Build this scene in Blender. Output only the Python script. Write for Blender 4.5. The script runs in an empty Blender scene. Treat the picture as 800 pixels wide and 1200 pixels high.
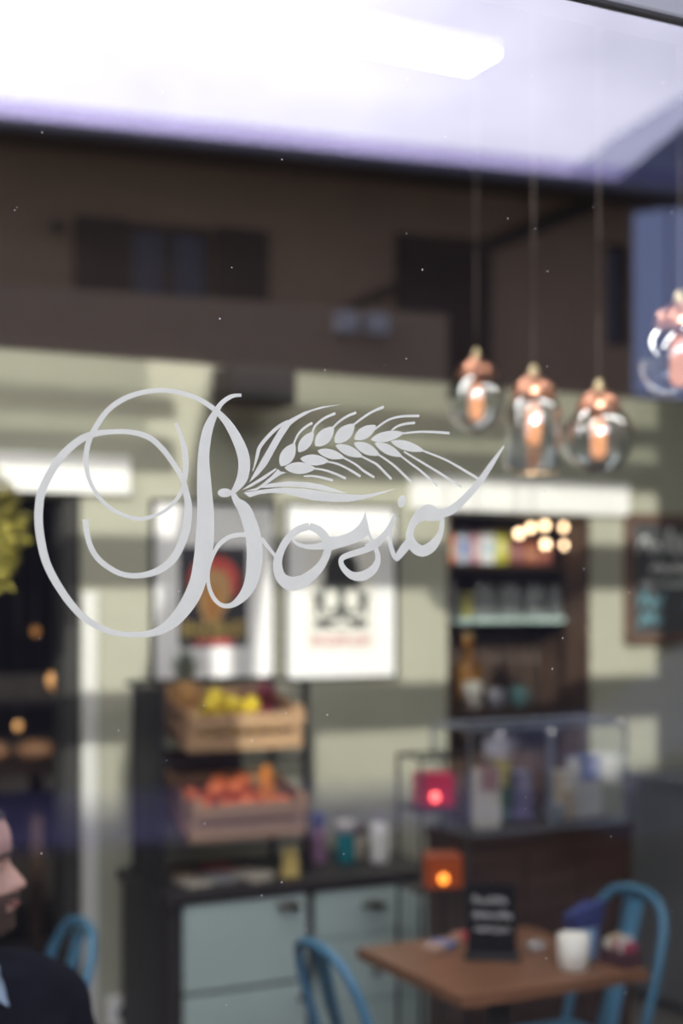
import bpy, bmesh, math, random
from mathutils import Vector, Matrix, Euler
random.seed(7)
R = math.radians
scene = bpy.context.scene
COL = scene.collection

# ---------------------------------------------------------------- camera
cam_data = bpy.data.cameras.new('camera')
cam = bpy.data.objects.new('camera', cam_data)
COL.objects.link(cam)
scene.camera = cam
cam.location = (0.0, -1.37, 1.70)
cam.rotation_euler = (R(90), 0, R(-27))
cam_data.sensor_fit = 'HORIZONTAL'
cam_data.sensor_width = 24.0
cam_data.lens = 50.0
cam_data.shift_y = 0.125
cam_data.clip_start = 0.05
cam_data.clip_end = 300
cam_data.dof.use_dof = True
cam_data.dof.focus_distance = 1.50
cam_data.dof.aperture_fstop = 2.5
cam_data.dof.aperture_blades = 0

# ---------------------------------------------------------------- view
scene.view_settings.view_transform = 'Standard'
scene.view_settings.look = 'None'
scene.view_settings.gamma = 1.0
scene.view_settings.use_curve_mapping = False
scene.view_settings.exposure = 0.0
scene.cycles.max_bounces = 14
scene.cycles.transparent_max_bounces = 24
scene.cycles.sample_clamp_indirect = 6.0

# ---------------------------------------------------------------- sky
SUN_DIR = Vector((-0.543, -1.0, 0.35)).normalized()   # towards the sun
SKY_BASE, SKY_GLOW, SKY_POW = 0.60, 7.0, 1.5
world = bpy.data.worlds.new('sky')
scene.world = world
world.use_nodes = True
nt = world.node_tree
nt.nodes.clear()
def wn(t, **k):
    n = nt.nodes.new(t)
    for a, b in k.items(): setattr(n, a, b)
    return n
out = wn('ShaderNodeOutputWorld')
bg = wn('ShaderNodeBackground')
tc = wn('ShaderNodeTexCoord')
dot = wn('ShaderNodeVectorMath', operation='DOT_PRODUCT')
nrm = wn('ShaderNodeVectorMath', operation='NORMALIZE')
dot.inputs[1].default_value = SUN_DIR
mx = wn('ShaderNodeMath', operation='MAXIMUM'); mx.inputs[1].default_value = 0.0
pw = wn('ShaderNodeMath', operation='POWER'); pw.inputs[1].default_value = SKY_POW
noise = wn('ShaderNodeTexNoise')
noise.inputs['Scale'].default_value = 5.0
noise.inputs['Detail'].default_value = 5.0
noise.inputs['Roughness'].default_value = 0.55
mp = wn('ShaderNodeMapping'); mp.inputs['Scale'].default_value = (1, 1, 2.2); mp.inputs['Location'].default_value = (0.4, 0.9, 0.2)
ramp = wn('ShaderNodeMapRange')
ramp.inputs['From Min'].default_value = 0.35; ramp.inputs['From Max'].default_value = 0.65
ramp.inputs['To Min'].default_value = 0.78; ramp.inputs['To Max'].default_value = 1.12
mul = wn('ShaderNodeMath', operation='MULTIPLY')
glowc = wn('ShaderNodeVectorMath', operation='SCALE'); glowc.inputs[0].default_value = (0.985 * SKY_GLOW, 0.955 * SKY_GLOW, 1.06 * SKY_GLOW)
add = wn('ShaderNodeVectorMath', operation='ADD'); add.inputs[1].default_value = (0.80 * SKY_BASE, 0.95 * SKY_BASE, 1.50 * SKY_BASE)
L = nt.links.new
L(tc.outputs['Generated'], nrm.inputs[0]); L(nrm.outputs[0], dot.inputs[0])
L(dot.outputs['Value'], mx.inputs[0]); L(mx.outputs[0], pw.inputs[0])
L(nrm.outputs[0], mp.inputs['Vector']); L(mp.outputs[0], noise.inputs['Vector'])
L(noise.outputs[0], ramp.inputs['Value'])
L(pw.outputs[0], mul.inputs[0]); L(ramp.outputs[0], mul.inputs[1])
L(mul.outputs[0], glowc.inputs['Scale']); L(glowc.outputs[0], add.inputs[0])
L(add.outputs[0], bg.inputs['Color']); L(bg.outputs[0], out.inputs['Surface'])

# ---------------------------------------------------------------- sun
sun_data = bpy.data.lights.new('sun', 'SUN')
sun_data.energy = 5.4
sun_data.angle = R(0.53)
sun_data.color = (1.0, 0.965, 0.89)
sun = bpy.data.objects.new('sun', sun_data)
COL.objects.link(sun)
sun.rotation_euler = SUN_DIR.to_track_quat('Z', 'Y').to_euler()
sun.location = (-6, -12, 9)

# ---------------------------------------------------------------- materials
MATS = {}
def mat(name, col, rough=0.6, metal=0.0, emit=None, emit_s=0.0, var=0.12, scale=8.0, bump=0.0, spec=0.5, stretch=None, trans=0.0):
    if name in MATS: return MATS[name]
    m = bpy.data.materials.new(name); m.use_nodes = True
    t = m.node_tree; b = t.nodes['Principled BSDF']
    b.inputs['Roughness'].default_value = rough
    b.inputs['Metallic'].default_value = metal
    b.inputs['Specular IOR Level'].default_value = spec
    c = t.nodes.new('ShaderNodeTexCoord'); n = t.nodes.new('ShaderNodeTexNoise')
    n.inputs['Scale'].default_value = scale; n.inputs['Detail'].default_value = 4
    src = c.outputs['Object']
    if stretch:
        mpn = t.nodes.new('ShaderNodeMapping'); mpn.inputs['Scale'].default_value = stretch
        t.links.new(src, mpn.inputs['Vector']); src = mpn.outputs[0]
    t.links.new(src, n.inputs['Vector'])
    r = t.nodes.new('ShaderNodeValToRGB')
    lo = [max(0, x * (1 - var)) for x in col]; hi = [min(1, x * (1 + var)) for x in col]
    r.color_ramp.elements[0].position = 0.3; r.color_ramp.elements[1].position = 0.7
    r.color_ramp.elements[0].color = (*lo, 1); r.color_ramp.elements[1].color = (*hi, 1)
    t.links.new(n.outputs[0], r.inputs[0]); t.links.new(r.outputs[0], b.inputs['Base Color'])
    if bump:
        bp = t.nodes.new('ShaderNodeBump'); bp.inputs['Strength'].default_value = bump; bp.inputs['Distance'].default_value = 0.01
        t.links.new(n.outputs[0], bp.inputs['Height']); t.links.new(bp.outputs[0], b.inputs['Normal'])
    if emit:
        b.inputs['Emission Color'].default_value = (*emit, 1); b.inputs['Emission Strength'].default_value = emit_s
    if trans:
        b.inputs['Transmission Weight'].default_value = trans
    MATS[name] = m
    return m

def thin_glass(name, tint=(1, 1, 1), k=4.0, refl=(1, 1, 1), rough=0.0, dust=0.0):
    """a thin sheet: straight-through transparency mixed with a mirror by Fresnel"""
    if name in MATS: return MATS[name]
    m = bpy.data.materials.new(name); m.use_nodes = True
    t = m.node_tree; t.nodes.clear()
    o = t.nodes.new('ShaderNodeOutputMaterial'); mixs = t.nodes.new('ShaderNodeMixShader')
    tr = t.nodes.new('ShaderNodeBsdfTransparent'); gl = t.nodes.new('ShaderNodeBsdfGlossy')
    fr = t.nodes.new('ShaderNodeFresnel'); ml = t.nodes.new('ShaderNodeMath'); ml.operation = 'MULTIPLY'; ml.use_clamp = True
    ge = t.nodes.new('ShaderNodeNewGeometry'); 
    fr.inputs['IOR'].default_value = 1.5
    ml.inputs[1].default_value = k
    tr.inputs[0].default_value = (*tint, 1); gl.inputs['Color'].default_value = (*refl, 1); gl.inputs['Roughness'].default_value = rough
    # the same Fresnel value from either side of the sheet
    lw = t.nodes.new('ShaderNodeLayerWeight'); lw.inputs['Blend'].default_value = 0.1
    # schlick: 0.04 + 0.96*(1-cos)^5
    p5 = t.nodes.new('ShaderNodeMath'); p5.operation = 'POWER'; p5.inputs[1].default_value = 5.0
    ma = t.nodes.new('ShaderNodeMath'); ma.operation = 'MULTIPLY_ADD'; ma.inputs[1].default_value = 0.96; ma.inputs[2].default_value = 0.04
    lw.inputs['Blend'].default_value = 0.5
    t.nodes.remove(fr); t.nodes.remove(ge)
    t.links.new(lw.outputs['Facing'], p5.inputs[0]); t.links.new(p5.outputs[0], ma.inputs[0])
    t.links.new(ma.outputs[0], ml.inputs[0]); t.links.new(ml.outputs[0], mixs.inputs[0])
    t.links.new(tr.outputs[0], mixs.inputs[1]); t.links.new(gl.outputs[0], mixs.inputs[2])
    last = mixs.outputs[0]
    if dust:
        df = t.nodes.new('ShaderNodeBsdfDiffuse'); df.inputs[0].default_value = (0.8, 0.8, 0.8, 1)
        vo = t.nodes.new('ShaderNodeTexVoronoi'); vo.inputs['Scale'].default_value = 42.0
        cc = t.nodes.new('ShaderNodeTexCoord'); t.links.new(cc.outputs['Object'], vo.inputs['Vector'])
        lt = t.nodes.new('ShaderNodeMath'); lt.operation = 'LESS_THAN'; lt.inputs[1].default_value = 0.036
        t.links.new(vo.outputs['Distance'], lt.inputs[0])
        sp = t.nodes.new('ShaderNodeSeparateColor'); t.links.new(vo.outputs['Color'], sp.inputs[0])
        gt = t.nodes.new('ShaderNodeMath'); gt.operation = 'GREATER_THAN'; gt.inputs[1].default_value = 0.30
        t.links.new(sp.outputs[0], gt.inputs[0])
        m2 = t.nodes.new('ShaderNodeMath'); m2.operation = 'MULTIPLY'; t.links.new(lt.outputs[0], m2.inputs[0]); t.links.new(gt.outputs[0], m2.inputs[1])
        m3 = t.nodes.new('ShaderNodeMath'); m3.operation = 'MULTIPLY'; m3.inputs[1].default_value = dust; t.links.new(m2.outputs[0], m3.inputs[0])
        mx2 = t.nodes.new('ShaderNodeMixShader'); t.links.new(m3.outputs[0], mx2.inputs[0])
        t.links.new(last, mx2.inputs[1]); t.links.new(df.outputs[0], mx2.inputs[2]); last = mx2.outputs[0]
    t.links.new(last, o.inputs['Surface'])
    MATS[name] = m
    return m

# ---------------------------------------------------------------- mesh helpers
class MB:
    def __init__(s): s.v = []; s.f = []; s.sm = []
    def add(s, vs, fs, smooth=False, M=None):
        o = len(s.v)
        for p in vs: s.v.append(tuple(M @ Vector(p)) if M is not None else tuple(p))
        for f in fs: s.f.append([i + o for i in f]); s.sm.append(smooth)
        return s
    def box(s, a, b, M=None):
        x0, y0, z0 = a; x1, y1, z1 = b
        v = [(x0, y0, z0), (x1, y0, z0), (x1, y1, z0), (x0, y1, z0), (x0, y0, z1), (x1, y0, z1), (x1, y1, z1), (x0, y1, z1)]
        return s.add(v, [(0, 3, 2, 1), (4, 5, 6, 7), (0, 1, 5, 4), (1, 2, 6, 5), (2, 3, 7, 6), (3, 0, 4, 7)], False, M)
    def cbox(s, c, d, M=None):
        return s.box([c[i] - d[i] / 2 for i in range(3)], [c[i] + d[i] / 2 for i in range(3)], M)
    def rbox(s, a, b, r=0.004, M=None):
        bm = bmesh.new(); bmesh.ops.create_cube(bm, size=1.0)
        for v in bm.verts: v.co = Vector([a[i] + (v.co[i] + .5) * (b[i] - a[i]) for i in range(3)])
        r = min(r, min(abs(b[i] - a[i]) for i in range(3)) * .45)
        bmesh.ops.bevel(bm, geom=list(bm.edges), offset=r, segments=2, affect='EDGES', profile=.6)
        bm.verts.index_update()
        s.add([v.co[:] for v in bm.verts], [[v.index for v in f.verts] for f in bm.faces], False, M); bm.free()
        return s
    def prism(s, pts, y0, y1, M=None, axis='y'):
        """polygon (u, v) extruded along an axis"""
        n = len(pts)
        def P(u, v, w): return {'y': (u, w, v), 'x': (w, u, v), 'z': (u, v, w)}[axis]
        v = [P(u, w, y0) for u, w in pts] + [P(u, w, y1) for u, w in pts]
        f = [list(range(n)), list(range(2 * n - 1, n - 1, -1))] + [(i, i + n, (i + 1) % n + n, (i + 1) % n) for i in range(n)]
        return s.add(v, f, False, M)
    def tube(s, path, r, n=8, closed=False, M=None, cap=True, flat=None):
        P = [Vector(p) for p in path]; m = len(P)
        rr = r if isinstance(r, (list, tuple)) else [r] * m
        T = []
        for i in range(m):
            a = P[(i - 1) % m] if (closed or i > 0) else P[i]; b = P[(i + 1) % m] if (closed or i < m - 1) else P[i]
            T.append((b - a).normalized())
        ref = Vector((0, 0, 1)) if abs(T[0].z) < .9 else Vector((1, 0, 0))
        N = T[0].cross(ref).normalized()
        vs = []
        for i in range(m):
            N = (N - T[i] * N.dot(T[i])).normalized(); B = T[i].cross(N)
            for k in range(n):
                a = 2 * math.pi * k / n
                vs.append(P[i] + (N * math.cos(a) + B * math.sin(a) * (flat or 1.0)) * rr[i])
        fs = []
        for i in range(m if closed else m - 1):
            j = (i + 1) % m
            for k in range(n):
                q = (k + 1) % n
                fs.append((i * n + k, i * n + q, j * n + q, j * n + k))
        s.add(vs, fs, True, M)
        if cap and not closed:
            o = len(s.v) - len(vs)
            s.f.append([o + k for k in range(n)][::-1]); s.sm.append(False)
            s.f.append([o + (m - 1) * n + k for k in range(n)]); s.sm.append(False)
        return s
    def lathe(s, prof, n=24, c=(0, 0, 0), M=None, smooth=True):
        vs = []; fs = []
        for r, z in prof:
            for k in range(n):
                a = 2 * math.pi * k / n
                vs.append((c[0] + r * math.cos(a), c[1] + r * math.sin(a), c[2] + z))
        for i in range(len(prof) - 1):
            for k in range(n):
                q = (k + 1) % n
                fs.append((i * n + k, i * n + q, (i + 1) * n + q, (i + 1) * n + k))
        return s.add(vs, fs, smooth, M)
    def ball(s, c, r, n=16, m=10, M=None):
        rx, ry, rz = r if isinstance(r, (list, tuple)) else (r, r, r)
        vs = []; fs = []
        for i in range(m + 1):
            t = math.pi * i / m
            for k in range(n):
                a = 2 * math.pi * k / n
                vs.append((c[0] + rx * math.sin(t) * math.cos(a), c[1] + ry * math.sin(t) * math.sin(a), c[2] + rz * math.cos(t)))
        for i in range(m):
            for k in range(n):
                q = (k + 1) % n
                fs.append((i * n + k, (i + 1) * n + k, (i + 1) * n + q, i * n + q))
        return s.add(vs, fs, True, M)
    def build(s, name, m, parent=None, loc=None, rot=None):
        me = bpy.data.meshes.new(name)
        me.from_pydata(s.v, [], s.f); me.update()
        me.polygons.foreach_set('use_smooth', s.sm)
        me.materials.append(m)
        o = bpy.data.objects.new(name, me); COL.objects.link(o)
        if parent is not None: o.parent = parent
        if loc: o.location = loc
        if rot: o.rotation_euler = rot
        return o

def tag(o, label=None, cat=None, group=None, kind=None):
    if label: o['label'] = label
    if cat: o['category'] = cat
    if group: o['group'] = group
    if kind: o['kind'] = kind
    return o
def thing(name, label, cat, loc=(0, 0, 0), rz=0.0, group=None):
    o = bpy.data.objects.new(name, None); COL.objects.link(o)
    o.empty_display_size = 0.05
    o.location = loc; o.rotation_euler = (0, 0, rz)
    return tag(o, label, cat, group)
def struct(name, mb, m, parent=None):
    o = mb.build(name, m, parent); o['kind'] = 'structure'
    return o
def dup(root, loc=None, rot=None, label=None, group=None):
    r = root.copy(); COL.objects.link(r)
    if loc is not None: r.location = loc
    if rot is not None: r.rotation_euler = rot
    if label: r['label'] = label
    if group: r['group'] = group
    for ch in list(root.children):
        c = ch.copy(); COL.objects.link(c); c.parent = r
        for g in ch.children:
            d = g.copy(); COL.objects.link(d); d.parent = c
    return r
def smooth_path(pts, sub=6):
    """Catmull-Rom through tuples of any length"""
    out = []
    n = len(pts)
    for i in range(n - 1):
        p0 = pts[max(i - 1, 0)]; p1 = pts[i]; p2 = pts[i + 1]; p3 = pts[min(i + 2, n - 1)]
        for k in range(sub):
            t = k / sub
            out.append(tuple(.5 * ((2 * b) + (-a + c) * t + (2 * a - 5 * b + 4 * c - d) * t * t + (-a + 3 * b - 3 * c + d) * t ** 3) for a, b, c, d in zip(p0, p1, p2, p3)))
    out.append(tuple(pts[-1]))
    return out


# ================================================================ SETTING: the room
wall_m = mat('sage_paint', (0.40, 0.40, 0.315), 0.85, var=0.05, scale=3)
dark_m = mat('umber_paint', (0.024, 0.016, 0.012), 0.9, var=0.15, scale=3)
white_m = mat('white_paint', (0.86, 0.86, 0.83), 0.6, var=0.02)
jamb_m = mat('pale_trim_paint', (0.66, 0.66, 0.62), 0.6, var=0.03)
floor_m = mat('grey_floor', (0.16, 0.15, 0.14), 0.5, var=0.2, scale=4)
frame_m = mat('grey_frame', (0.10, 0.105, 0.125), 0.5, var=0.06)
ink_m = mat('black_metal', (0.018, 0.018, 0.02), 0.5, var=0.2)
facadeS_m = mat('shop_render', (0.45, 0.42, 0.36), 0.9, var=0.08)
W = 3.5
struct('floor', MB().box((-3.2, 0.0, -0.12), (6.4, 5.9, 0.0)), floor_m)
struct('ceiling', MB().box((-3.2, 0.0, 3.95), (6.4, 5.9, 4.07)), dark_m)
mb = MB()
for a, b in [((-3.0, 0.0), (-0.2, 2.556)), ((-0.2, 2.055), (1.455, 2.556)), ((1.455, 0), (2.955, 2.556)), ((2.955, 2.04), (3.655, 2.556)), ((3.655, 0), (6.2, 2.556))]:
    mb.box((a[0], W, a[1]), (b[0], W + 0.15, b[1]))
struct('wall_back', mb, wall_m)
struct('trim_1', MB().box((-3.0, W - 0.012, 2.556), (6.2, W + 0.15, 3.95)), dark_m)      # dark painted band above
struct('wall_left', MB().box((-3.2, 0.14, 0), (-3.0, 5.7, 3.95)), wall_m)
struct('wall_right', MB().box((6.2, 0.14, 0), (6.4, 5.7, 3.95)), wall_m)
struct('trim_2', MB().rbox((0.75, W - 0.03, 2.063), (1.627, W - 0.001, 2.20), 0.004), white_m)   # lintel over the doorway
struct('trim_3', MB().rbox((2.778, W - 0.03, 2.046), (3.845, W - 0.001, 2.183), 0.004), white_m)  # lintel over the niche
struct('trim_4', MB().rbox((1.456, W - 0.016, 0.0), (1.512, W - 0.001, 1.72), 0.003), jamb_m)
struct('trim_5', MB().box((1.395, W + 0.01, 0), (1.453, W + 0.13, 2.05)), mat('door_frame_grey', (0.035, 0.035, 0.033), 0.8))
# dim back room behind the doorway
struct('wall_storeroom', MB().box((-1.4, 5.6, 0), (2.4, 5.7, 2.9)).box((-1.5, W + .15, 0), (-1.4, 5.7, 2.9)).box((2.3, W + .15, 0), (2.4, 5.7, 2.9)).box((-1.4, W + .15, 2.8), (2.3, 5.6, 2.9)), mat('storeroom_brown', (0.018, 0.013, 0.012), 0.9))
# recessed niche
niche_m = mat('niche_wood', (0.075, 0.045, 0.030), 0.6, var=0.3, scale=6, stretch=(8, 1, 1))
struct('wall_niche', MB().box((2.93, 3.99, 0), (3.76, 4.03, 2.1)).box((2.915, W + .14, 0), (2.955, 4.0, 2.1)).box((3.72, W + .15, 0), (3.76, 4.0, 2.1)).box((2.93, W + .15, 2.045), (3.74, 4.0, 2.1)).box((3.640, W - .004, 0), (3.654, W + .16, 2.04)).box((2.957, W - .004, 0), (2.966, W + .16, 2.04)), niche_m)

# ---- shop front with its glazing
g_out = thin_glass('window_glass', (0.97, 0.98, 0.97), 6.6, (0.98, 0.96, 1.0), dust=0.5)
g_tr = thin_glass('transom_glass', (0.97, 0.98, 0.97), 2.0)
g_tt = thin_glass('sun_dimming_transom_glass', (0.44, 0.46, 0.43), 2.0)  # tint added to dim the sun coming through the top panes
mb = MB()
mb.box((-3.2, -0.06, 0), (-1.6, 0.14, 4.6)).box((2.19, -0.06, 0), (6.4, 0.14, 4.6)).box((-1.6, -0.06, 3.815), (2.19, 0.14, 4.6))
mb.box((0.19, -0.06, 0), (2.19, 0.14, 0.30)).box((-1.6, -0.06, 0), (-0.27, 0.14, 0.10)).box((-0.27, -0.06, 0), (0.19, 0.14, 0.30))
struct('wall_front', mb, facadeS_m)
win = tag(bpy.data.objects.new('window_1', None), kind='structure'); COL.objects.link(win)
DROP = 1.225
def bar(x0, x1, z0, z1, nm='transom_bar'):
    return MB().rbox((x0, -0.012, z0), (x1, 0.06, z1), 0.004).build(nm, frame_m, win)
BARS = [(1.142, 1.345), (1.734, 1.903), (2.15, 2.26), (2.345, 2.412)]
for i, (a, b) in enumerate(BARS):
    z0, z1 = a + DROP, b + DROP
    if i == 0: z0 = 2.407
    bar(0.315 if i else 0.19, 2.19, z0, z1, 'head_rail' if i == 0 else 'transom_bar')
    bar(-1.6, -0.10, z0, z1, 'head_rail' if i == 0 else 'transom_bar')
# pier between the panes; lean, taper and hole shaped for its cast shadow
pier = [(-0.27, 0.30), (0.19, 0.30), (0.19, 2.60), (0.155, 2.60), (0.155, 2.79), (0.20, 2.79), (0.315, 3.565), (0.33, 3.815), (0.09, 3.815), (-0.06, 3.10), (-0.27, 2.31)]
mbp = MB()
mbp.prism([(-0.27, 0.30), (0.19, 0.30), (0.19, 2.60), (-0.19, 2.60), (-0.27, 2.31)], -0.055, 0.055)
mbp.prism([(-0.19, 2.60), (0.02, 2.60), (0.02, 2.79), (-0.142, 2.79)], -0.055, 0.055)
mbp.prism([(0.155, 2.60), (0.19, 2.60), (0.20, 2.79), (0.155, 2.79)], -0.055, 0.055)
mbp.prism([(-0.142, 2.79), (0.20, 2.79), (0.315, 3.565), (0.33, 3.815), (0.09, 3.815)], -0.055, 0.055)
mbp.build('shadow_pier', frame_m, win)
def pane(nm, x0, x1, z0, z1, y, m, tilt=0.0):
    cx, cz = (x0 + x1) / 2, (z0 + z1) / 2
    o = MB().add([(x0 - cx, 0, z0 - cz), (x1 - cx, 0, z0 - cz), (x1 - cx, 0, z1 - cz), (x0 - cx, 0, z1 - cz)], [(0, 1, 2, 3)]).build(nm, m, win, (cx, y, cz))
    o.rotation_euler = (R(tilt), 0, 0)
    return o
pane('glass_pane', 0.191, 2.189, 0.301, 2.406, 0.0, g_out)
pane('glass_pane', -1.599, -0.271, 0.101, 2.406, 0.0, g_out)
zz = [(BARS[i][1] + DROP, BARS[i + 1][0] + DROP) for i in range(3)] + [(BARS[3][1] + DROP, 3.815)]
for a, b in zz:
    g_tr = MATS['sun_dimming_transom_glass'] if a > 3.2 else MATS['transom_glass']
    pane('transom_pane', 0.33, 2.189, a + .002, b - .002, 0.0, g_tr)
    pane('transom_pane', -1.599, -0.2, a + .002, b - .002, 0.0, g_tr)

# ================================================================ SETTING: the street, seen as a reflection in the glass
asph_m = mat('asphalt', (0.013, 0.0125, 0.0125), 0.95, var=0.25, scale=30, spec=.05)
pave_m = mat('pale_pavement', (0.125, 0.115, 0.20), 0.95, var=0.08, scale=5, spec=.05)
struct('road', MB().box((-40, -60, -0.14), (50, -0.06, -0.02)), asph_m)
struct('pavement_near', MB().rbox((-30, -1.9, -0.05), (40, -0.065, 0.03), 0.01), mat('near_pavement', (0.022, 0.02, 0.02), 0.95, var=0.1, spec=.05))
pv = struct('pavement_far', MB().rbox((-14, -0.1, -0.05), (16, 2.62, 0.05), 0.01), pave_m)
pv.location = (5.902, -10.213, 0); pv.rotation_euler = (0, 0, R(8.5))

bld = thing('building', 'brown two storey house reflected in the glass, with deep eaves and shutters', 'building', (5.902, -10.213, 0.0), R(8.5))
ren_m = mat('tan_render', (0.45, 0.30, 0.175), 0.95, var=0.07, scale=1.2)
base_m = mat('dark_base_paint', (0.05, 0.042, 0.04), 0.9, var=0.15)
wood_m = mat('dark_shutter_wood', (0.034, 0.018, 0.019), 0.7, var=0.15)
soff_m = mat('eave_timber', (0.07, 0.055, 0.05), 0.8, var=0.2, stretch=(1, 10, 1))
par_m = mat('grey_parapet', (0.37, 0.265, 0.17), 0.9, var=0.06)
mb = MB()
for a, b in [((-5, 3.3), (-1.96, 5.62)), ((-1.2, 3.3), (0.52, 5.62)), ((1.49, 3.3), (2.72, 5.62)), ((-1.96, 3.3), (-1.2, 4.0)), ((-1.96, 4.97), (-1.2, 5.62)), ((0.52, 3.3), (1.49, 3.55)), ((0.52, 5.08), (1.49, 5.62)), ((2.72, 3.3), (2.98, 4.15)), ((2.72, 5.16), (2.98, 5.62)), ((2.98, 3.3), (3.02, 5.62))]:
    mb.box((a[0], -0.3, a[1]), (b[0], 0, b[1]))
mb.box((-5, -5.5, 0), (-4.7, -0.3, 5.62)).box((2.72, -5.5, 0), (3.02, -0.3, 5.62)).box((-5, -5.8, 0), (3.02, -5.5, 5.62)).box((-4.7, -5.5, 5.0), (2.72, -.3, 5.1))
mb.build('wall', ren_m, bld)
MB().box((-5, -0.32, 0.05), (3.02, 0.015, 3.3)).build('ground_storey', base_m, bld)
for k in range(3):
    sh = MB().rbox((-4.6 + k * 2.55, 0.016, 0.06), (-2.5 + k * 2.55, 0.05, 2.7), .01).build('roller_shutter', mat('charcoal_shutter', (0.04, 0.036, 0.038), .6), bld)
    rib = MB()
    for q in range(18): rib.box((-4.56 + k * 2.55, 0.05, 0.12 + q * .142), (-2.54 + k * 2.55, 0.062, 0.22 + q * .142))
    o = rib.build('ribs', MATS['charcoal_shutter'], sh); o['kind'] = 'stuff'
# roof with deep eaves, fascia and gutter
MB().prism([(0.9, 5.36), (0.9, 5.48), (-2.9, 6.20), (-6.6, 5.48), (-6.6, 5.36), (-2.9, 6.06)], -5.4, 3.3, axis='x').build('roof', soff_m, bld)
MB().tube([(-5.4, 0.94, 5.41), (3.3, 0.94, 5.41)], 0.045, 10).build('gutter', mat('zinc', (0.25, 0.25, 0.28), .5, .3), bld)
# windows and shutters
gl_m = mat('dark_blue_glass', (0.02, 0.028, 0.06), 0.08, spec=0.8)
def shutter(x0, x1, z0, z1):
    s = MB().rbox((x0, 0.005, z0), (x1, 0.045, z1), .006).build('shutter', wood_m, bld)
    m = MB(); n = int((z1 - z0 - .12) / .055)
    for q in range(n): m.box((x0 + .05, 0.045, z0 + .06 + q * .055), (x1 - .05, 0.056, z0 + .095 + q * .055))
    o = m.build('louvres', wood_m, s); o['kind'] = 'stuff'
def window(x0, x1, z0, z1, n):
    f = MB()
    f.box((x0, -.12, z0), (x0 + .05, -.06, z1)).box((x1 - .05, -.12, z0), (x1, -.06, z1)).box((x0, -.12, z0), (x1, -.06, z0 + .05)).box((x0, -.12, z1 - .05), (x1, -.06, z1))
    for q in range(1, n): f.box((x0 + (x1 - x0) * q / n - .03, -.12, z0), (x0 + (x1 - x0) * q / n + .03, -.055, z1))
    w = f.build('window', wood_m, bld)
    for q in range(n):
        a = x0 + (x1 - x0) * q / n + .04; b = x0 + (x1 - x0) * (q + 1) / n - .04
        MB().box((a, -.11, z0 + .05), (b, -.095, z1 - .05)).build('pane', gl_m, w)
window(-1.96, -1.2, 4.0, 4.97, 2)
shutter(-2.43, -1.97, 3.95, 4.98); shutter(-1.19, -0.70, 3.95, 4.98)
shutter(0.525, 1.0, 3.56, 5.07); shutter(1.01, 1.485, 3.56, 5.07)
window(2.72, 2.98, 4.15, 5.16, 1)
MB().tube([(-2.58, 0.0, 4.84), (-2.58, .12, 4.87)], .02, 8).ball((-2.58, .14, 4.84), .06, 12, 8).build('wall_lamp', ink_m, bld)
# balcony with solid parapet
MB().box((-5, 0.0, 3.42), (0.62, 1.0, 3.56)).build('balcony_slab', par_m, bld)
MB().rbox((-5, 0.93, 3.50), (0.62, 1.03, 4.13), .01).box((0.54, 0.0, 3.5), (0.62, 0.93, 4.12)).build('parapet', par_m, bld)
# dark tube, sloping and tapering across the upper wall
MB().tube([(2.53, 0.08, 5.50), (1.3, 0.08, 4.95), (-0.08, 0.08, 4.27)], [.085, .065, .035], 8).build('sloping_tube', mat('tube_brown', (0.04, 0.032, 0.032), .7), bld)

# lavender strip added along the eaves to stand for a ghost reflection
ws_m = bpy.data.materials.new('lavender_ghost'); ws_m.use_nodes = True
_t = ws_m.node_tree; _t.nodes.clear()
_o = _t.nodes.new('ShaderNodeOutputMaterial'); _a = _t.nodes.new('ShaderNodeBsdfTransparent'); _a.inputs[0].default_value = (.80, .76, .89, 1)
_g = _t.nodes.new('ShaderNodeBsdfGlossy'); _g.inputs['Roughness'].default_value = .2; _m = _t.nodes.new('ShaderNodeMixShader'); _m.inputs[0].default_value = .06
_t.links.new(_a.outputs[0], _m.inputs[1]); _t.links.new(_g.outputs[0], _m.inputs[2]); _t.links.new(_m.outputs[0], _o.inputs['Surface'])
MB().box((-5.4, 0.925, 5.455), (3.3, 0.93, 5.60)).build('ghost_reflection_strip', ws_m, bld)
# flower boxes hooked on the parapet
for x, wd in ((-.33, 'further from the shutters'), (-.06, 'nearer the closed shutters')):
    b1 = MB().rbox((-.09, 0, -.08), (.09, .13, .08), .015).rbox((-.095, -.005, .07), (.095, .135, .09), .004).build('flower_box', mat('weathered_white', (.6, .6, .58), .7))
    b1.matrix_world = Matrix.Translation((5.902, -10.213, 0)) @ Matrix.Rotation(R(8.5), 4, 'Z') @ Matrix.Translation((x, 1.032, 3.98))
    tag(b1, 'small white flower box on the reflected balcony, ' + wd, 'flower box', 'flower boxes on the balcony')

bp_ = thing('building', 'pale blue glass fronted building reflected at the edge of the glass behind the lamp', 'building', (5.902, -10.213, 0.0), R(8.5))
pale_m = mat('pale_blue_render', (0.50, 0.52, 0.74), 0.9, var=0.08, scale=1)
MB().box((6.2, -12, 0), (13, -6, 7.7)).build('wall', pale_m, bp_)
MB().prism([(5.9, 7.55), (6.1, 7.5), (13.2, 7.5), (13.4, 7.55), (9.6, 10.6)], -12.3, -5.7).build('roof', mat('blue_grey_tiles', (0.3, 0.32, 0.42), .8, var=.1), bp_)
cw_m = mat('mirror_glazing', (.80, .84, .95), .12, 1.0, var=.08, scale=.6, stretch=(3, 1, .3))
for k in range(8):
    MB().rbox((6.25 + k * .84, -6.0, .3), (7.03 + k * .84, -5.95, 7.6), .01).build('glass_panel', cw_m, bp_)
an = thing('outbuilding', 'low dark outbuilding below the pale blue building in the reflection', 'building', (5.902, -10.213, 0.0), R(8.5))
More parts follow.
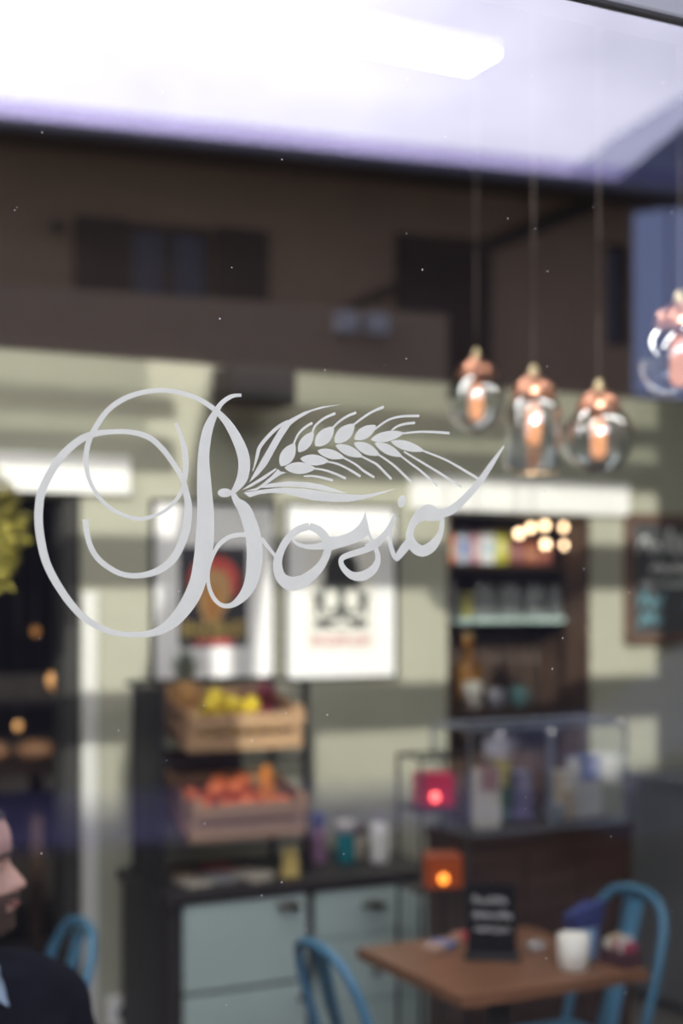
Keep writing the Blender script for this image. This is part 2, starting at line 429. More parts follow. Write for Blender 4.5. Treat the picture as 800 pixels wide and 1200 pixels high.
MB().box((3.4, -4.5, 0), (11, -2.0, 3.85)).build('wall', base_m, an)
MB().box((3.3, -4.6, 3.85), (11.1, -1.85, 3.98)).build('roof', soff_m, an)

# unseen neighbouring house added so its eaves shade the lower part of the shop
nb = thing('building', 'unseen rendered house beside the brown house, added for the shade of its eaves', 'building', (-7.0, -10.5, 0.0))
MB().box((-9, -7, 0), (7.2, -.6, 5.8)).build('wall', ren_m, nb)
EAVE_H = 0.95 + 0.35 * 14.0
MB().prism([(0, EAVE_H - .15), (0, EAVE_H), (-3.8, EAVE_H + .7), (-7.6, EAVE_H), (-7.6, EAVE_H - .15)], -9.3, 7.4, axis='x').build('roof', soff_m, nb)

# parked car, reflected at the right edge
car = thing('car', 'dark blue parked car reflected at the edge of the glass beside the counter', 'car', (7.3, -6.0, -0.02))
body_m = mat('car_blue', (0.03, 0.038, 0.075), 0.5, spec=0.35, var=.03)
prof = [(-2.05, .32), (-2.1, .62), (-1.98, .83), (-1.1, .95), (-.45, 1.42), (.9, 1.44), (1.75, 1.02), (2.05, .95), (2.1, .45), (2.0, .32)]
mbc = MB(); n = len(prof); ys = [-.82, -.74, .74, .82]
vs = []
for i, y in enumerate(ys):
    for x, z in prof:
        k = 0.0 if i in (1, 2) else 1.0
        vs.append((x * (1 - .015 * k), y * (1 if z < 1.1 else .82), z - (.05 * k if z > .5 else -.03 * k)))
fs = []
for i in range(3):
    for k in range(n):
        q = (k + 1) % n; fs.append((i * n + k, i * n + q, (i + 1) * n + q, (i + 1) * n + k))
fs += [list(range(n))[::-1], [3 * n + k for k in range(n)]]
mbc.add(vs, fs, False).build('car_body', body_m, car)
for sx in (-1.3, 1.3):
    for sy in (-.80, .80):
        w_ = MB().lathe([(.0, -.09), (.24, -.09), (.31, -.06), (.31, .06), (.24, .09), (0, .09)], 20, M=Matrix.Translation((sx, sy, .31)) @ Matrix.Rotation(R(90), 4, 'X')).build('wheel', ink_m, car)
        MB().lathe([(0, -.1), (.19, -.1), (.19, .1), (0, .1)], 12, M=Matrix.Translation((sx, sy, .31)) @ Matrix.Rotation(R(90), 4, 'X')).build('hub_cap', MATS['zinc'], w_)
for sy in (-1, 1):
    MB().prism([(-.95, .99), (-.42, 1.34), (.2, 1.36), (.2, .99)], sy * .80, sy * .765).build('side_window', gl_m, car)
    MB().prism([(.28, .99), (.28, 1.36), (.88, 1.35), (1.5, 1.02)], sy * .80, sy * .765).build('side_window', gl_m, car)
MB().box((-2.11, -.7, .66), (-2.0, -.45, .78)).build('headlamp', white_m, car); MB().box((-2.11, .45, .66), (-2.0, .7, .78)).build('headlamp', white_m, car)


# ================================================================ THE LETTERING ON THE GLASS
film_m = mat('frosted_film', (0.465, 0.475, 0.42), 0.8, var=0.035, scale=60, spec=0.2)
_nt = film_m.node_tree; _o = [n for n in _nt.nodes if n.type == 'OUTPUT_MATERIAL'][0]; _p = _nt.nodes['Principled BSDF']
_tr = _nt.nodes.new('ShaderNodeBsdfTranslucent'); _tr.inputs[0].default_value = (.82, .83, .8, 1)
_mx = _nt.nodes.new('ShaderNodeMixShader'); _mx.inputs[0].default_value = 0.18
_nt.links.new(_p.outputs[0], _mx.inputs[1]); _nt.links.new(_tr.outputs[0], _mx.inputs[2]); _nt.links.new(_mx.outputs[0], _o.inputs['Surface'])
STROKES = [
  ('letter_b', [(0.5807,1.9109,0.0033),(0.5734,1.9101,0.00366),(0.5667,1.9075,0.00457),(0.5581,1.9008,0.00501),(0.5514,1.8906,0.00682),(0.5458,1.8797,0.00953),(0.5415,1.8663,0.01133),(0.5385,1.8442,0.0125),(0.5392,1.8161,0.01567),(0.5407,1.788,0.01812),(0.5403,1.7704,0.01957),(0.5392,1.7528,0.01992),(0.5364,1.7351,0.01855),(0.5326,1.7175,0.01771),(0.5251,1.7,0.01713),(0.5126,1.6826,0.01437),(0.5011,1.6722,0.01119),(0.4883,1.6654,0.00802),(0.471,1.6625,0.00585),(0.4442,1.6642,0.00563),(0.4222,1.6733,0.00655),(0.4057,1.6857,0.00721),(0.3885,1.7075,0.00777),(0.3741,1.7342,0.00816),(0.3671,1.7666,0.00857),(0.3673,1.7916,0.00857),(0.3715,1.8084,0.00824),(0.3843,1.8318,0.00776),(0.4005,1.8498,0.00737),(0.4179,1.8608,0.00654),(0.4398,1.8653,0.00492),(0.4621,1.8659,0.00513),(0.4801,1.8614,0.00587),(0.4937,1.8508,0.00589),(0.5052,1.837,0.00556),(0.5149,1.8222,0.00539),(0.5195,1.8066,0.00675),(0.522,1.7918,0.00811),(0.52,1.7717,0.00864),(0.514,1.7541,0.00827),(0.5052,1.7392,0.00789),(0.4914,1.7282,0.00714),(0.4756,1.7228,0.00586),(0.4594,1.7219,0.0053),(0.4442,1.726,0.00527),(0.4266,1.7382,0.00559),(0.417,1.755,0.00549),(0.4134,1.7773,0.00557)]),
  ('letter_b', [(0.5082,1.8781,0.00341),(0.513,1.8679,0.00413),(0.5177,1.8502,0.00612),(0.519,1.8328,0.00585),(0.5168,1.8161,0.0045),(0.5112,1.8029,0.00395),(0.4983,1.7894,0.00376),(0.4837,1.7821,0.00374),(0.4665,1.7791,0.00407),(0.4469,1.7846,0.00405),(0.4301,1.7964,0.0042),(0.4187,1.8134,0.00436),(0.414,1.8335,0.00522),(0.4166,1.8539,0.0054),(0.4244,1.8696,0.00542),(0.4354,1.8855,0.00526),(0.4504,1.8975,0.00528),(0.4688,1.9056,0.00496),(0.4892,1.9098,0.00464),(0.5084,1.9097,0.00484),(0.5307,1.9048,0.00488),(0.5495,1.8949,0.00581),(0.5629,1.8833,0.00821),(0.5729,1.8697,0.01098),(0.5811,1.8532,0.01284),(0.584,1.8391,0.01322),(0.5816,1.8247,0.01193),(0.5753,1.8147,0.00778),(0.5705,1.8092,0.00457)]),
  ('letter_b', [(0.5705,1.8101,0.00457),(0.5753,1.8005,0.00824),(0.584,1.7918,0.01423),(0.5917,1.7733,0.01657),(0.5956,1.7537,0.01788),(0.5954,1.7358,0.01769),(0.5922,1.7179,0.01519),(0.5859,1.7054,0.01194),(0.5772,1.6964,0.00825),(0.5686,1.6916,0.00548),(0.559,1.6918,0.00437),(0.5505,1.6982,0.00436),(0.5446,1.7106,0.00417),(0.5433,1.7247,0.00408),(0.5467,1.7388,0.00436),(0.5543,1.753,0.00455),(0.5648,1.7616,0.00456),(0.5763,1.7649,0.00458),(0.5879,1.7652,0.0046)]),
  ('letter_b', [(0.5619,1.8084,0.00365),(0.5734,1.8093,0.00403)]),
  ('letter_b', [(0.6034,1.7619,0.00462),(0.6103,1.7539,0.0037),(0.6197,1.7433,0.00334)]),
  ('letter_o', [(0.6592,1.7761,0.00798),(0.6703,1.7718,0.00942),(0.6785,1.7633,0.00992),(0.6811,1.7514,0.00898),(0.6764,1.739,0.00906),(0.6673,1.7279,0.01083),(0.6521,1.7173,0.01359),(0.637,1.7145,0.01493),(0.6256,1.7217,0.01209),(0.6221,1.7361,0.01022),(0.6261,1.7497,0.00837),(0.6341,1.7625,0.00792),(0.6456,1.7718,0.00795),(0.6592,1.7761,0.00798)]),
  ('letter_o', [(0.6375,1.7634,0.00149),(0.6451,1.7568,0.00355),(0.6581,1.7538,0.00488),(0.6724,1.7549,0.00754),(0.6836,1.757,0.01041)]),
  ('letter_s', [(0.7291,1.777,0.00249),(0.7317,1.7686,0.00345),(0.7361,1.7601,0.00442),(0.7404,1.752,0.00558),(0.7426,1.7446,0.00616),(0.7409,1.7364,0.00789),(0.7343,1.7285,0.0098),(0.7237,1.7232,0.01034),(0.7122,1.7232,0.00878),(0.7033,1.7283,0.00723),(0.6976,1.736,0.00608),(0.6985,1.7421,0.00608),(0.7064,1.7458,0.00648),(0.721,1.75,0.0067),(0.7339,1.7546,0.0073),(0.745,1.761,0.00829),(0.7281,1.7537,0.00863),(0.7392,1.7593,0.00866),(0.7485,1.7664,0.00772),(0.7563,1.7755,0.00696),(0.762,1.7864,0.00581),(0.7627,1.7918,0.00213)]),
  ('letter_i', [(0.7644,1.7886,0.00446),(0.7601,1.7822,0.00542),(0.7577,1.7739,0.00445),(0.7577,1.7624,0.00483),(0.7605,1.751,0.00581),(0.7654,1.7428,0.00523),(0.7688,1.7461,0.00825),(0.7758,1.7545,0.0103),(0.7824,1.7612,0.00974)]),
  ('final_letter_o', [(0.8,1.7915,0.01272),(0.7929,1.7888,0.01172),(0.7866,1.7812,0.00878),(0.783,1.7712,0.00916),(0.7838,1.7629,0.01111),(0.79,1.7547,0.01269),(0.7996,1.7515,0.01233),(0.8106,1.7567,0.01217),(0.819,1.766,0.00886),(0.8236,1.7762,0.00631),(0.8248,1.7888,0.00532)]),
  ('final_letter_o', [(0.7916,1.7899,0.00879),(0.7987,1.7934,0.01468),(0.8073,1.7945,0.01864),(0.817,1.7927,0.01475),(0.8259,1.7945,0.01045),(0.8385,1.7994,0.01049),(0.8537,1.8115,0.00895),(0.8743,1.832,0.008),(0.8898,1.8517,0.00602),(0.9068,1.8736,0.00182)]),
  ('leaf', [(0.5935,1.832,0.00074),(0.5966,1.8414,0.0024),(0.5991,1.8505,0.00369),(0.6015,1.8577,0.00388),(0.6103,1.8686,0.00389),(0.6221,1.8795,0.00372),(0.6341,1.8868,0.00317)]),
  ('awn', [(0.6406,1.8625,0.00187),(0.6461,1.8735,0.00218),(0.6541,1.8812,0.0025),(0.6628,1.8866,0.00273)]),
  ('awn', [(0.6628,1.8758,0.00188),(0.6663,1.8837,0.0022),(0.6775,1.8926,0.00252),(0.6902,1.8984,0.00275)]),
  ('awn', [(0.6869,1.8821,0.00189),(0.6939,1.8889,0.00221),(0.7043,1.8959,0.00254),(0.7157,1.9007,0.00277)]),
  ('awn', [(0.7116,1.8867,0.00191),(0.7189,1.8921,0.00223),(0.7336,1.9017,0.00256),(0.7498,1.9091,0.0028)]),
  ('awn', [(0.7367,1.8824,0.00192),(0.7546,1.8945,0.00225),(0.7716,1.8997,0.00259),(0.7948,1.9017,0.00283)]),
  ('awn', [(0.7728,1.8809,0.00194),(0.7911,1.8836,0.00228),(0.8109,1.8848,0.00262),(0.834,1.8845,0.00287)]),
  ('awn', [(0.7599,1.884,0.00194),(0.7679,1.8891,0.00226),(0.7777,1.892,0.00259),(0.7892,1.8937,0.00283)]),
  ('awn', [(0.6642,1.8379,0.00188),(0.6775,1.8366,0.0022),(0.6898,1.8334,0.00253),(0.703,1.8286,0.00276)]),
  ('awn', [(0.6527,1.8292,0.00188),(0.6632,1.8297,0.00219),(0.6754,1.8283,0.00252),(0.6873,1.8258,0.00275)]),
  ('awn', [(0.6805,1.8459,0.00189),(0.6939,1.8437,0.00221),(0.7084,1.8379,0.00254),(0.721,1.8315,0.00277)]),
  ('awn', [(0.6995,1.8512,0.0019),(0.7147,1.8446,0.00223),(0.7252,1.8376,0.00255),(0.7379,1.8312,0.00279)]),
  ('awn', [(0.7222,1.8535,0.00191),(0.7336,1.8488,0.00224),(0.7425,1.8445,0.00257),(0.7594,1.83,0.00281)]),
  ('awn', [(0.7426,1.8566,0.00193),(0.7546,1.8502,0.00225),(0.7667,1.8422,0.00259),(0.785,1.8274,0.00283)]),
  ('awn', [(0.7711,1.8562,0.00194),(0.7838,1.8483,0.00227),(0.7985,1.8393,0.00261),(0.8179,1.8246,0.00285)]),
  ('awn', [(0.7985,1.8634,0.00196),(0.8284,1.8545,0.0023),(0.8512,1.8446,0.00265),(0.8722,1.8346,0.0029)]),
  ('awn', [(0.7752,1.8611,0.00194),(0.7985,1.85,0.00228),(0.8234,1.8381,0.00263),(0.8492,1.8244,0.00288)]),
]
SHAPES = [
  ('letter_b', [(0.5697,1.8086),(0.5694,1.81),(0.5682,1.8113),(0.5665,1.8122),(0.5643,1.8128),(0.5619,1.8129),(0.5595,1.8126),(0.5573,1.8119),(0.5556,1.8108),(0.5545,1.8095),(0.5541,1.8081),(0.5545,1.8067),(0.5556,1.8055),(0.5573,1.8046),(0.5595,1.804),(0.5619,1.8039),(0.5643,1.8042),(0.5665,1.8049),(0.5682,1.8059),(0.5694,1.8072)]),
  ('letter_s', [(0.6829,1.7655),(0.6919,1.7657),(0.7027,1.7684),(0.7118,1.7731),(0.7182,1.7784),(0.7219,1.7834),(0.7247,1.7891),(0.7263,1.7944),(0.7272,1.7925),(0.7285,1.7868),(0.7306,1.7784),(0.732,1.7693),(0.7302,1.7681),(0.7247,1.7642),(0.7173,1.7602),(0.7064,1.7563),(0.6955,1.7534),(0.6864,1.7507),(0.6793,1.7486),(0.6775,1.755)]),
  ('letter_i', [(0.7772,1.8061),(0.7774,1.8082),(0.7771,1.8101),(0.7763,1.8116),(0.7752,1.8125),(0.7738,1.8128),(0.7723,1.8124),(0.7709,1.8114),(0.7695,1.8099),(0.7685,1.8079),(0.7679,1.8058),(0.7677,1.8037),(0.768,1.8019),(0.7688,1.8004),(0.7699,1.7994),(0.7712,1.7991),(0.7727,1.7995),(0.7742,1.8005),(0.7755,1.8021),(0.7766,1.804)]),
  ('leaf', [(0.6968,1.9082),(0.6734,1.9046),(0.6531,1.8979),(0.637,1.8893),(0.6307,1.8852),(0.6231,1.8765),(0.6152,1.8638),(0.6074,1.8508),(0.5986,1.8361),(0.5888,1.8196),(0.5995,1.8284),(0.6093,1.8392),(0.6182,1.854),(0.6271,1.8689),(0.637,1.883),(0.6461,1.8899),(0.6612,1.8986),(0.6775,1.9037)]),
  ('stem', [(0.5809,1.8117),(0.5898,1.8179),(0.6034,1.8261),(0.6196,1.8363),(0.6215,1.8354),(0.6074,1.8248),(0.5917,1.8158)]),
  ('stem', [(0.584,1.8109),(0.5976,1.8146),(0.6034,1.8184),(0.6152,1.8278),(0.6227,1.8357),(0.6245,1.8332),(0.6325,1.8323),(0.6251,1.8296),(0.6162,1.8239),(0.6074,1.8176),(0.5976,1.8121)]),
  ('leaf', [(0.583,1.8094),(0.5898,1.8047),(0.6015,1.8083),(0.6152,1.8102),(0.6291,1.8099),(0.6451,1.8072),(0.6632,1.8037),(0.6857,1.8028),(0.7064,1.8034),(0.7231,1.8065),(0.7379,1.8107),(0.7506,1.8147),(0.7643,1.82),(0.7506,1.8167),(0.7379,1.8139),(0.7231,1.8117),(0.7064,1.8115),(0.6898,1.8121),(0.6734,1.8141),(0.6531,1.8158),(0.6291,1.8159),(0.6093,1.8139),(0.5956,1.8115)]),
  ('leaf', [(0.5995,1.8152),(0.6133,1.82),(0.635,1.823),(0.6571,1.8229),(0.6734,1.8209),(0.6898,1.8167),(0.7039,1.8126),(0.6857,1.8134),(0.6673,1.8161),(0.6451,1.8175),(0.6231,1.8169),(0.6074,1.8151)]),
  ('grain', [(0.6257,1.8387),(0.6299,1.8393),(0.6329,1.8405),(0.6354,1.842),(0.6375,1.8437),(0.6392,1.8456),(0.6406,1.8477),(0.6417,1.8499),(0.6425,1.8523),(0.643,1.8548),(0.6432,1.8575),(0.643,1.8604),(0.642,1.8637),(0.6383,1.8628),(0.6355,1.8614),(0.6329,1.86),(0.6307,1.8583),(0.6287,1.8565),(0.6271,1.8546),(0.6258,1.8525),(0.6248,1.8502),(0.6242,1.8478),(0.624,1.8451),(0.6242,1.8422)]),
  ('grain', [(0.6463,1.8544),(0.6499,1.855),(0.6527,1.8561),(0.655,1.8574),(0.6571,1.859),(0.6589,1.8607),(0.6604,1.8625),(0.6617,1.8646),(0.6627,1.8668),(0.6635,1.8691),(0.664,1.8715),(0.6644,1.8742),(0.664,1.8772),(0.6607,1.8764),(0.6581,1.8752),(0.6556,1.8739),(0.6535,1.8724),(0.6515,1.8708),(0.6498,1.869),(0.6484,1.8671),(0.6472,1.865),(0.6464,1.8628),(0.6458,1.8603),(0.6455,1.8577)]),
  ('grain', [(0.6665,1.8618),(0.6708,1.8616),(0.674,1.8623),(0.6768,1.8634),(0.6793,1.8647),(0.6815,1.8662),(0.6833,1.868),(0.6849,1.8701),(0.6862,1.8723),(0.6873,1.8748),(0.6881,1.8774),(0.6886,1.8803),(0.6883,1.8838),(0.6845,1.8836),(0.6813,1.8828),(0.6784,1.8817),(0.6758,1.8805),(0.6735,1.8791),(0.6714,1.8774),(0.6697,1.8756),(0.6682,1.8735),(0.667,1.8711),(0.6662,1.8685),(0.6658,1.8656)]),
  ('grain', [(0.6898,1.8666),(0.6942,1.8663),(0.6975,1.8669),(0.7004,1.8679),(0.703,1.8691),(0.7053,1.8706),(0.7074,1.8724),(0.7091,1.8744),(0.7106,1.8767),(0.7118,1.8792),(0.7128,1.8819),(0.7135,1.8848),(0.7134,1.8883),(0.7095,1.8882),(0.7062,1.8875),(0.7032,1.8865),(0.7005,1.8854),(0.698,1.884),(0.6958,1.8824),(0.6939,1.8805),(0.6923,1.8784),(0.6909,1.8761),(0.6899,1.8734),(0.6893,1.8705)]),
  ('grain', [(0.7137,1.8716),(0.7175,1.8708),(0.7206,1.8709),(0.7235,1.8714),(0.7261,1.8722),(0.7285,1.8733),(0.7308,1.8746),(0.7328,1.8762),(0.7347,1.878),(0.7363,1.8801),(0.7378,1.8824),(0.7392,1.8849),(0.74,1.8881),(0.7364,1.8885),(0.7333,1.8883),(0.7304,1.8878),(0.7277,1.8872),(0.7251,1.8862),(0.7228,1.8851),(0.7206,1.8837),(0.7187,1.882),(0.7169,1.88),(0.7154,1.8778),(0.7142,1.8752)]),
  ('grain', [(0.7336,1.8721),(0.7375,1.8707),(0.7413,1.8702),(0.745,1.8701),(0.7486,1.8703),(0.7521,1.8708),(0.7556,1.8715),(0.759,1.8726),(0.7624,1.8739),(0.7657,1.8754),(0.769,1.8771),(0.7722,1.8792),(0.7752,1.8819),(0.7713,1.8829),(0.7675,1.8833),(0.7637,1.8834),(0.7601,1.8833),(0.7565,1.883),(0.753,1.8824),(0.7495,1.8815),(0.7461,1.8804),(0.7428,1.879),(0.7396,1.8773),(0.7365,1.8752)]),
  ('grain', [(0.6301,1.8374),(0.633,1.8348),(0.636,1.8333),(0.639,1.8323),(0.642,1.8316),(0.645,1.8313),(0.648,1.8313),(0.6511,1.8316),(0.6542,1.8321),(0.6573,1.833),(0.6604,1.8342),(0.6635,1.8356),(0.6667,1.8378),(0.6637,1.84),(0.6606,1.8414),(0.6576,1.8424),(0.6546,1.8432),(0.6515,1.8438),(0.6485,1.844),(0.6454,1.8439),(0.6424,1.8435),(0.6393,1.8427),(0.6363,1.8416),(0.6332,1.8401)]),
  ('grain', [(0.6485,1.8476),(0.651,1.8451),(0.6537,1.8437),(0.6564,1.8426),(0.6592,1.8418),(0.662,1.8414),(0.6648,1.8412),(0.6677,1.8413),(0.6706,1.8417),(0.6735,1.8423),(0.6765,1.8432),(0.6795,1.8444),(0.6826,1.8462),(0.6799,1.8483),(0.6772,1.8497),(0.6744,1.8508),(0.6717,1.8517),(0.6689,1.8523),(0.666,1.8526),(0.6632,1.8527),(0.6603,1.8525),(0.6574,1.852),(0.6545,1.8511),(0.6515,1.8499)]),
  ('grain', [(0.6689,1.8573),(0.671,1.8547),(0.6733,1.853),(0.6758,1.8517),(0.6783,1.8506),(0.681,1.8498),(0.6837,1.8492),(0.6865,1.8489),(0.6893,1.8487),(0.6923,1.8489),(0.6952,1.8492),(0.6983,1.8497),(0.7016,1.8509),(0.6993,1.8531),(0.6969,1.8548),(0.6944,1.8562),(0.6919,1.8574),(0.6893,1.8583),(0.6866,1.8591),(0.6839,1.8596),(0.6811,1.8598),(0.6782,1.8598),(0.6753,1.8595),(0.6722,1.8589)]),
  ('grain', [(0.6906,1.8642),(0.6924,1.8612),(0.6946,1.8591),(0.6969,1.8573),(0.6994,1.8558),(0.702,1.8546),(0.7048,1.8536),(0.7077,1.8528),(0.7107,1.8523),(0.7138,1.852),(0.717,1.8519),(0.7203,1.8521),(0.7239,1.8528),(0.722,1.8555),(0.7197,1.8576),(0.7173,1.8594),(0.7148,1.861),(0.7123,1.8624),(0.7096,1.8635),(0.7068,1.8644),(0.7039,1.8651),(0.7008,1.8655),(0.6977,1.8656),(0.6944,1.8654)]),
  ('grain', [(0.713,1.8677),(0.7144,1.8645),(0.7164,1.8622),(0.7185,1.8603),(0.7208,1.8587),(0.7233,1.8574),(0.7259,1.8564),(0.7286,1.8556),(0.7315,1.855),(0.7346,1.8547),(0.7377,1.8546),(0.741,1.8548),(0.7447,1.8556),(0.743,1.8585),(0.741,1.8607),(0.7388,1.8626),(0.7366,1.8644),(0.7342,1.8658),(0.7316,1.8671),(0.729,1.868),(0.7262,1.8687),(0.7232,1.8691),(0.7201,1.8692),(0.7168,1.869)]),
  ('grain', [(0.7386,1.869),(0.7403,1.8659),(0.7425,1.8637),(0.7449,1.8617),(0.7475,1.8601),(0.7502,1.8586),(0.7531,1.8575),(0.756,1.8565),(0.7591,1.8558),(0.7624,1.8552),(0.7657,1.8549),(0.7692,1.8548),(0.773,1.8552),(0.7711,1.858),(0.7688,1.8602),(0.7663,1.8622),(0.7638,1.864),(0.7612,1.8655),(0.7584,1.8669),(0.7555,1.868),(0.7525,1.8689),(0.7493,1.8695),(0.746,1.8698),(0.7425,1.8699)]),
  ('grain', [(0.7585,1.8717),(0.7613,1.8689),(0.7644,1.8669),(0.7677,1.8654),(0.771,1.8641),(0.7744,1.863),(0.7779,1.8623),(0.7816,1.8617),(0.7853,1.8614),(0.789,1.8614),(0.7929,1.8615),(0.7968,1.8619),(0.801,1.8629),(0.798,1.8654),(0.7948,1.8673),(0.7915,1.8689),(0.7882,1.8703),(0.7848,1.8714),(0.7813,1.8724),(0.7777,1.8731),(0.7741,1.8735),(0.7704,1.8737),(0.7666,1.8735),(0.7627,1.8731)]),
]

sign = thing('window_lettering', 'pale frosted script lettering Bosio with a wheat ear, on the window glass', 'lettering', (0.62, -0.0005, 1.70))
def ribbon(pts, yy):
    q = smooth_path(pts, 7); vs = []; fs = []
    for i, (x, z, w) in enumerate(q):
        a = q[max(i - 1, 0)]; b = q[min(i + 1, len(q) - 1)]
        dx, dz = b[0] - a[0], b[1] - a[1]; l = math.hypot(dx, dz) or 1e-9
        nx, nz = -dz / l, dx / l; w = max(w, .0004)
        for s in (1, -1): vs.append((x + s * nx * w / 2 - .62, yy - i * 1e-7, z + s * nz * w / 2 - 1.70))
    for i in range(len(q) - 1): fs.append((2 * i, 2 * i + 1, 2 * i + 3, 2 * i + 2))
    return vs, fs
acc = {}; order = []
def slot(n):
    k = n
    if n in ('grain', 'awn', 'leaf', 'stem'): k = (n, len(order))
    if k not in acc: acc[k] = MB(); order.append((k, n))
    return acc[k]
for k_, (n, pts) in enumerate(STROKES):
    v, f = ribbon(pts, -.00001 * k_); slot(n).add(v, f)
for k_, (n, pts) in enumerate(SHAPES):
    slot(n).add([(x - .62, -.00030 - .000008 * k_, z - 1.70) for x, z in pts], [list(range(len(pts)))])
for k, n in order:
    mb = acc[k]
    mb.build(n, film_m, sign)


# ================================================================ FURNITURE
def px_curve(n, f): return [f(i / (n - 1)) for i in range(n)]
# ---- sideboard
door_m = mat('duck_egg_paint', (0.45, 0.56, 0.54), 0.5, var=0.03)
char_m = mat('charcoal_wood', (0.026, 0.023, 0.026), 0.5, var=0.15)
pewter_m = mat('dark_pewter', (0.12, 0.11, 0.10), 0.35, 0.8)
cab = thing('sideboard', 'charcoal sideboard with pale blue drawers carrying the fruit crates', 'cabinet', (2.075, 3.19, 0))
MB().box((-.49, -.24, .06), (.49, .25, .71)).box((-.46, -.2, 0), (.46, .22, .06)).build('body', char_m, cab)
MB().rbox((-.51, -.27, .712), (.51, .255, .75), .004).build('worktop', char_m, cab)
def front(x0, x1, z0, z1, nm):
    return MB().rbox((x0, -.262, z0), (x1, -.241, z1), .003).build(nm, door_m, cab)
def cup(x, z, par):
    MB().add(*(lambda: ([(x + .045 * math.cos(a), -.262 - .022 * math.sin(b) , z + .018 * math.sin(a) * (1 if math.sin(a) > 0 else .5) * math.cos(b * .6)) for b in [0, .5, 1.0, 1.57] for a in [2 * math.pi * i / 16 for i in range(16)]],
        [(r * 16 + k, r * 16 + (k + 1) % 16, (r + 1) * 16 + (k + 1) % 16, (r + 1) * 16 + k) for r in range(3) for k in range(16)] + [[48 + k for k in range(16)]]))(), True).build('cup_handle', pewter_m, par)
def knob(x, z, par):
    MB().lathe([(0, .03), (.012, .028), (.015, .02), (.007, .012), (.007, 0)], 14, M=Matrix.Translation((x, -.262, z)) @ Matrix.Rotation(R(90), 4, 'X')).build('knob', pewter_m, par)
f = front(-.45, -.015, .425, .705, 'drawer'); cup(-.085, .672, f)
f = front(-.45, -.015, .085, .41, 'drawer'); knob(-.03 - .01, .365, f)
f = front(.02, .455, .545, .705, 'drawer'); cup(.236, .645, f)
f = front(.02, .455, .325, .538, 'drawer'); knob(.24, .42, f)
f = front(.02, .455, .085, .318, 'drawer'); knob(.24, .21, f)

# ---- tall black rack with the two fruit crates
rack = thing('crate_rack', 'tall black metal rack on the sideboard holding tilted fruit crates', 'rack', (1.855, 3.18, .75))
for x, y in ((-.275, -.16), (-.275, .10), (.272, -.10), (.272, .18)):
    MB().rbox((x - .011, y - .011, 0), (x + .011, y + .011, .665), .002).build('post', ink_m, rack)
MB().box((-.284, -.15, .0), (-.278, .05, .65)).build('side_panel', ink_m, rack)
MB().box((.262, -.09, .645), (.28, .17, .663)).box((-.264, .172, .645), (.262, .188, .663)).box((-.284,.088,.645),(-.264,.188,.663)).build('top_rail', ink_m, rack)
for z in (.115, .405):
    MB().rbox((-.264, -.16, z - .004), (.262, -.145, z + .006), .001).build('cross_rail', ink_m, rack)
    MB().rbox((-.264, .135, z + .062), (.262, .15, z + .072), .001).build('cross_rail', ink_m, rack)
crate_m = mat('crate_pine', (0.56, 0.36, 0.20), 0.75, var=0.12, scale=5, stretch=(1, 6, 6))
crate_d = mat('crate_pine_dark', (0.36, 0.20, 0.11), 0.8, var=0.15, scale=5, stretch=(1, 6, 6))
def make_crate(name, label, loc, w=.40, d=.30, h=.135, tilt=13):
    t = thing(name, label, 'crate', loc, group='tilted fruit crates on the rack'); t.rotation_euler = (R(tilt), 0, 0)
    for sx in (-1, 1):
        for y in (.012, d - .012):
            MB().rbox((sx * (w / 2 - .012) - .012, y - .011, 0), (sx * (w / 2 - .012) + .012, y + .011, h + .012), .002).build('corner_post', crate_m, t)
    for k in range(2):
        z0 = .004 + k * (h / 2 + .006); z1 = z0 + h / 2 - .016
        MB().rbox((-w / 2 - .006, -.010, z0), (w / 2 + .006, .0, z1), .0015).build('slat', crate_m, t)
        MB().rbox((-w / 2 - .006, d, z0), (w / 2 + .006, d + .010, z1), .0015).build('slat', crate_m, t)
        for sx in (-1, 1):
            a, b = sorted((sx * (w / 2), sx * (w / 2 + .008)))
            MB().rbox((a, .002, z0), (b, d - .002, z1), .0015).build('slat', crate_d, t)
    for k in range(5):
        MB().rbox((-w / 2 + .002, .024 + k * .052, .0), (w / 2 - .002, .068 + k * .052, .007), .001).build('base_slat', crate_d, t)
    MB().box((-w / 2 + .014, .016, .0075), (w / 2 - .014, d - .016, .040)).build('lining', mat('crate_lining', (.30, .20, .10), .9), t)
    return t
cr_u = make_crate('fruit_crate', 'wooden crate of lemons and red onions, upper one on the rack', (1.857, 2.985, 1.192))
cr_l = make_crate('fruit_crate', 'wooden crate of oranges, lower one on the rack', (1.862, 2.962, .90))
def in_crate(c, p):
    return (Matrix.Translation(c.location) @ c.rotation_euler.to_matrix().to_4x4()) @ Vector(p)
lemon_m = mat('lemon_skin', (0.86, 0.66, 0.05), 0.45, var=0.1, scale=20, bump=.2)
orange_m = mat('orange_skin', (0.85, 0.20, 0.055), 0.45, var=0.12, scale=15, bump=.2)
persim_m = mat('mandarin_skin', (0.90, 0.30, 0.04), 0.45, var=0.12, scale=15)
onion_m = mat('red_onion_skin', (0.16, 0.015, 0.035), 0.3, var=0.2, scale=12)
green_m = mat('leaf_green', (0.10, 0.17, 0.08), 0.5, var=0.25)
stemb_m = mat('dry_stem', (0.3, 0.2, 0.1), 0.8)
def lemon_mesh():
    pr = [(0.0, -.038), (.006, -.0365), (.011, -.033), (.024, -.024), (.031, -.010), (.0315, .003), (.027, .017), (.017, .027), (.009, .033), (.005, .038), (0, .039)]
    return MB().lathe(pr, 14)
lem0 = None
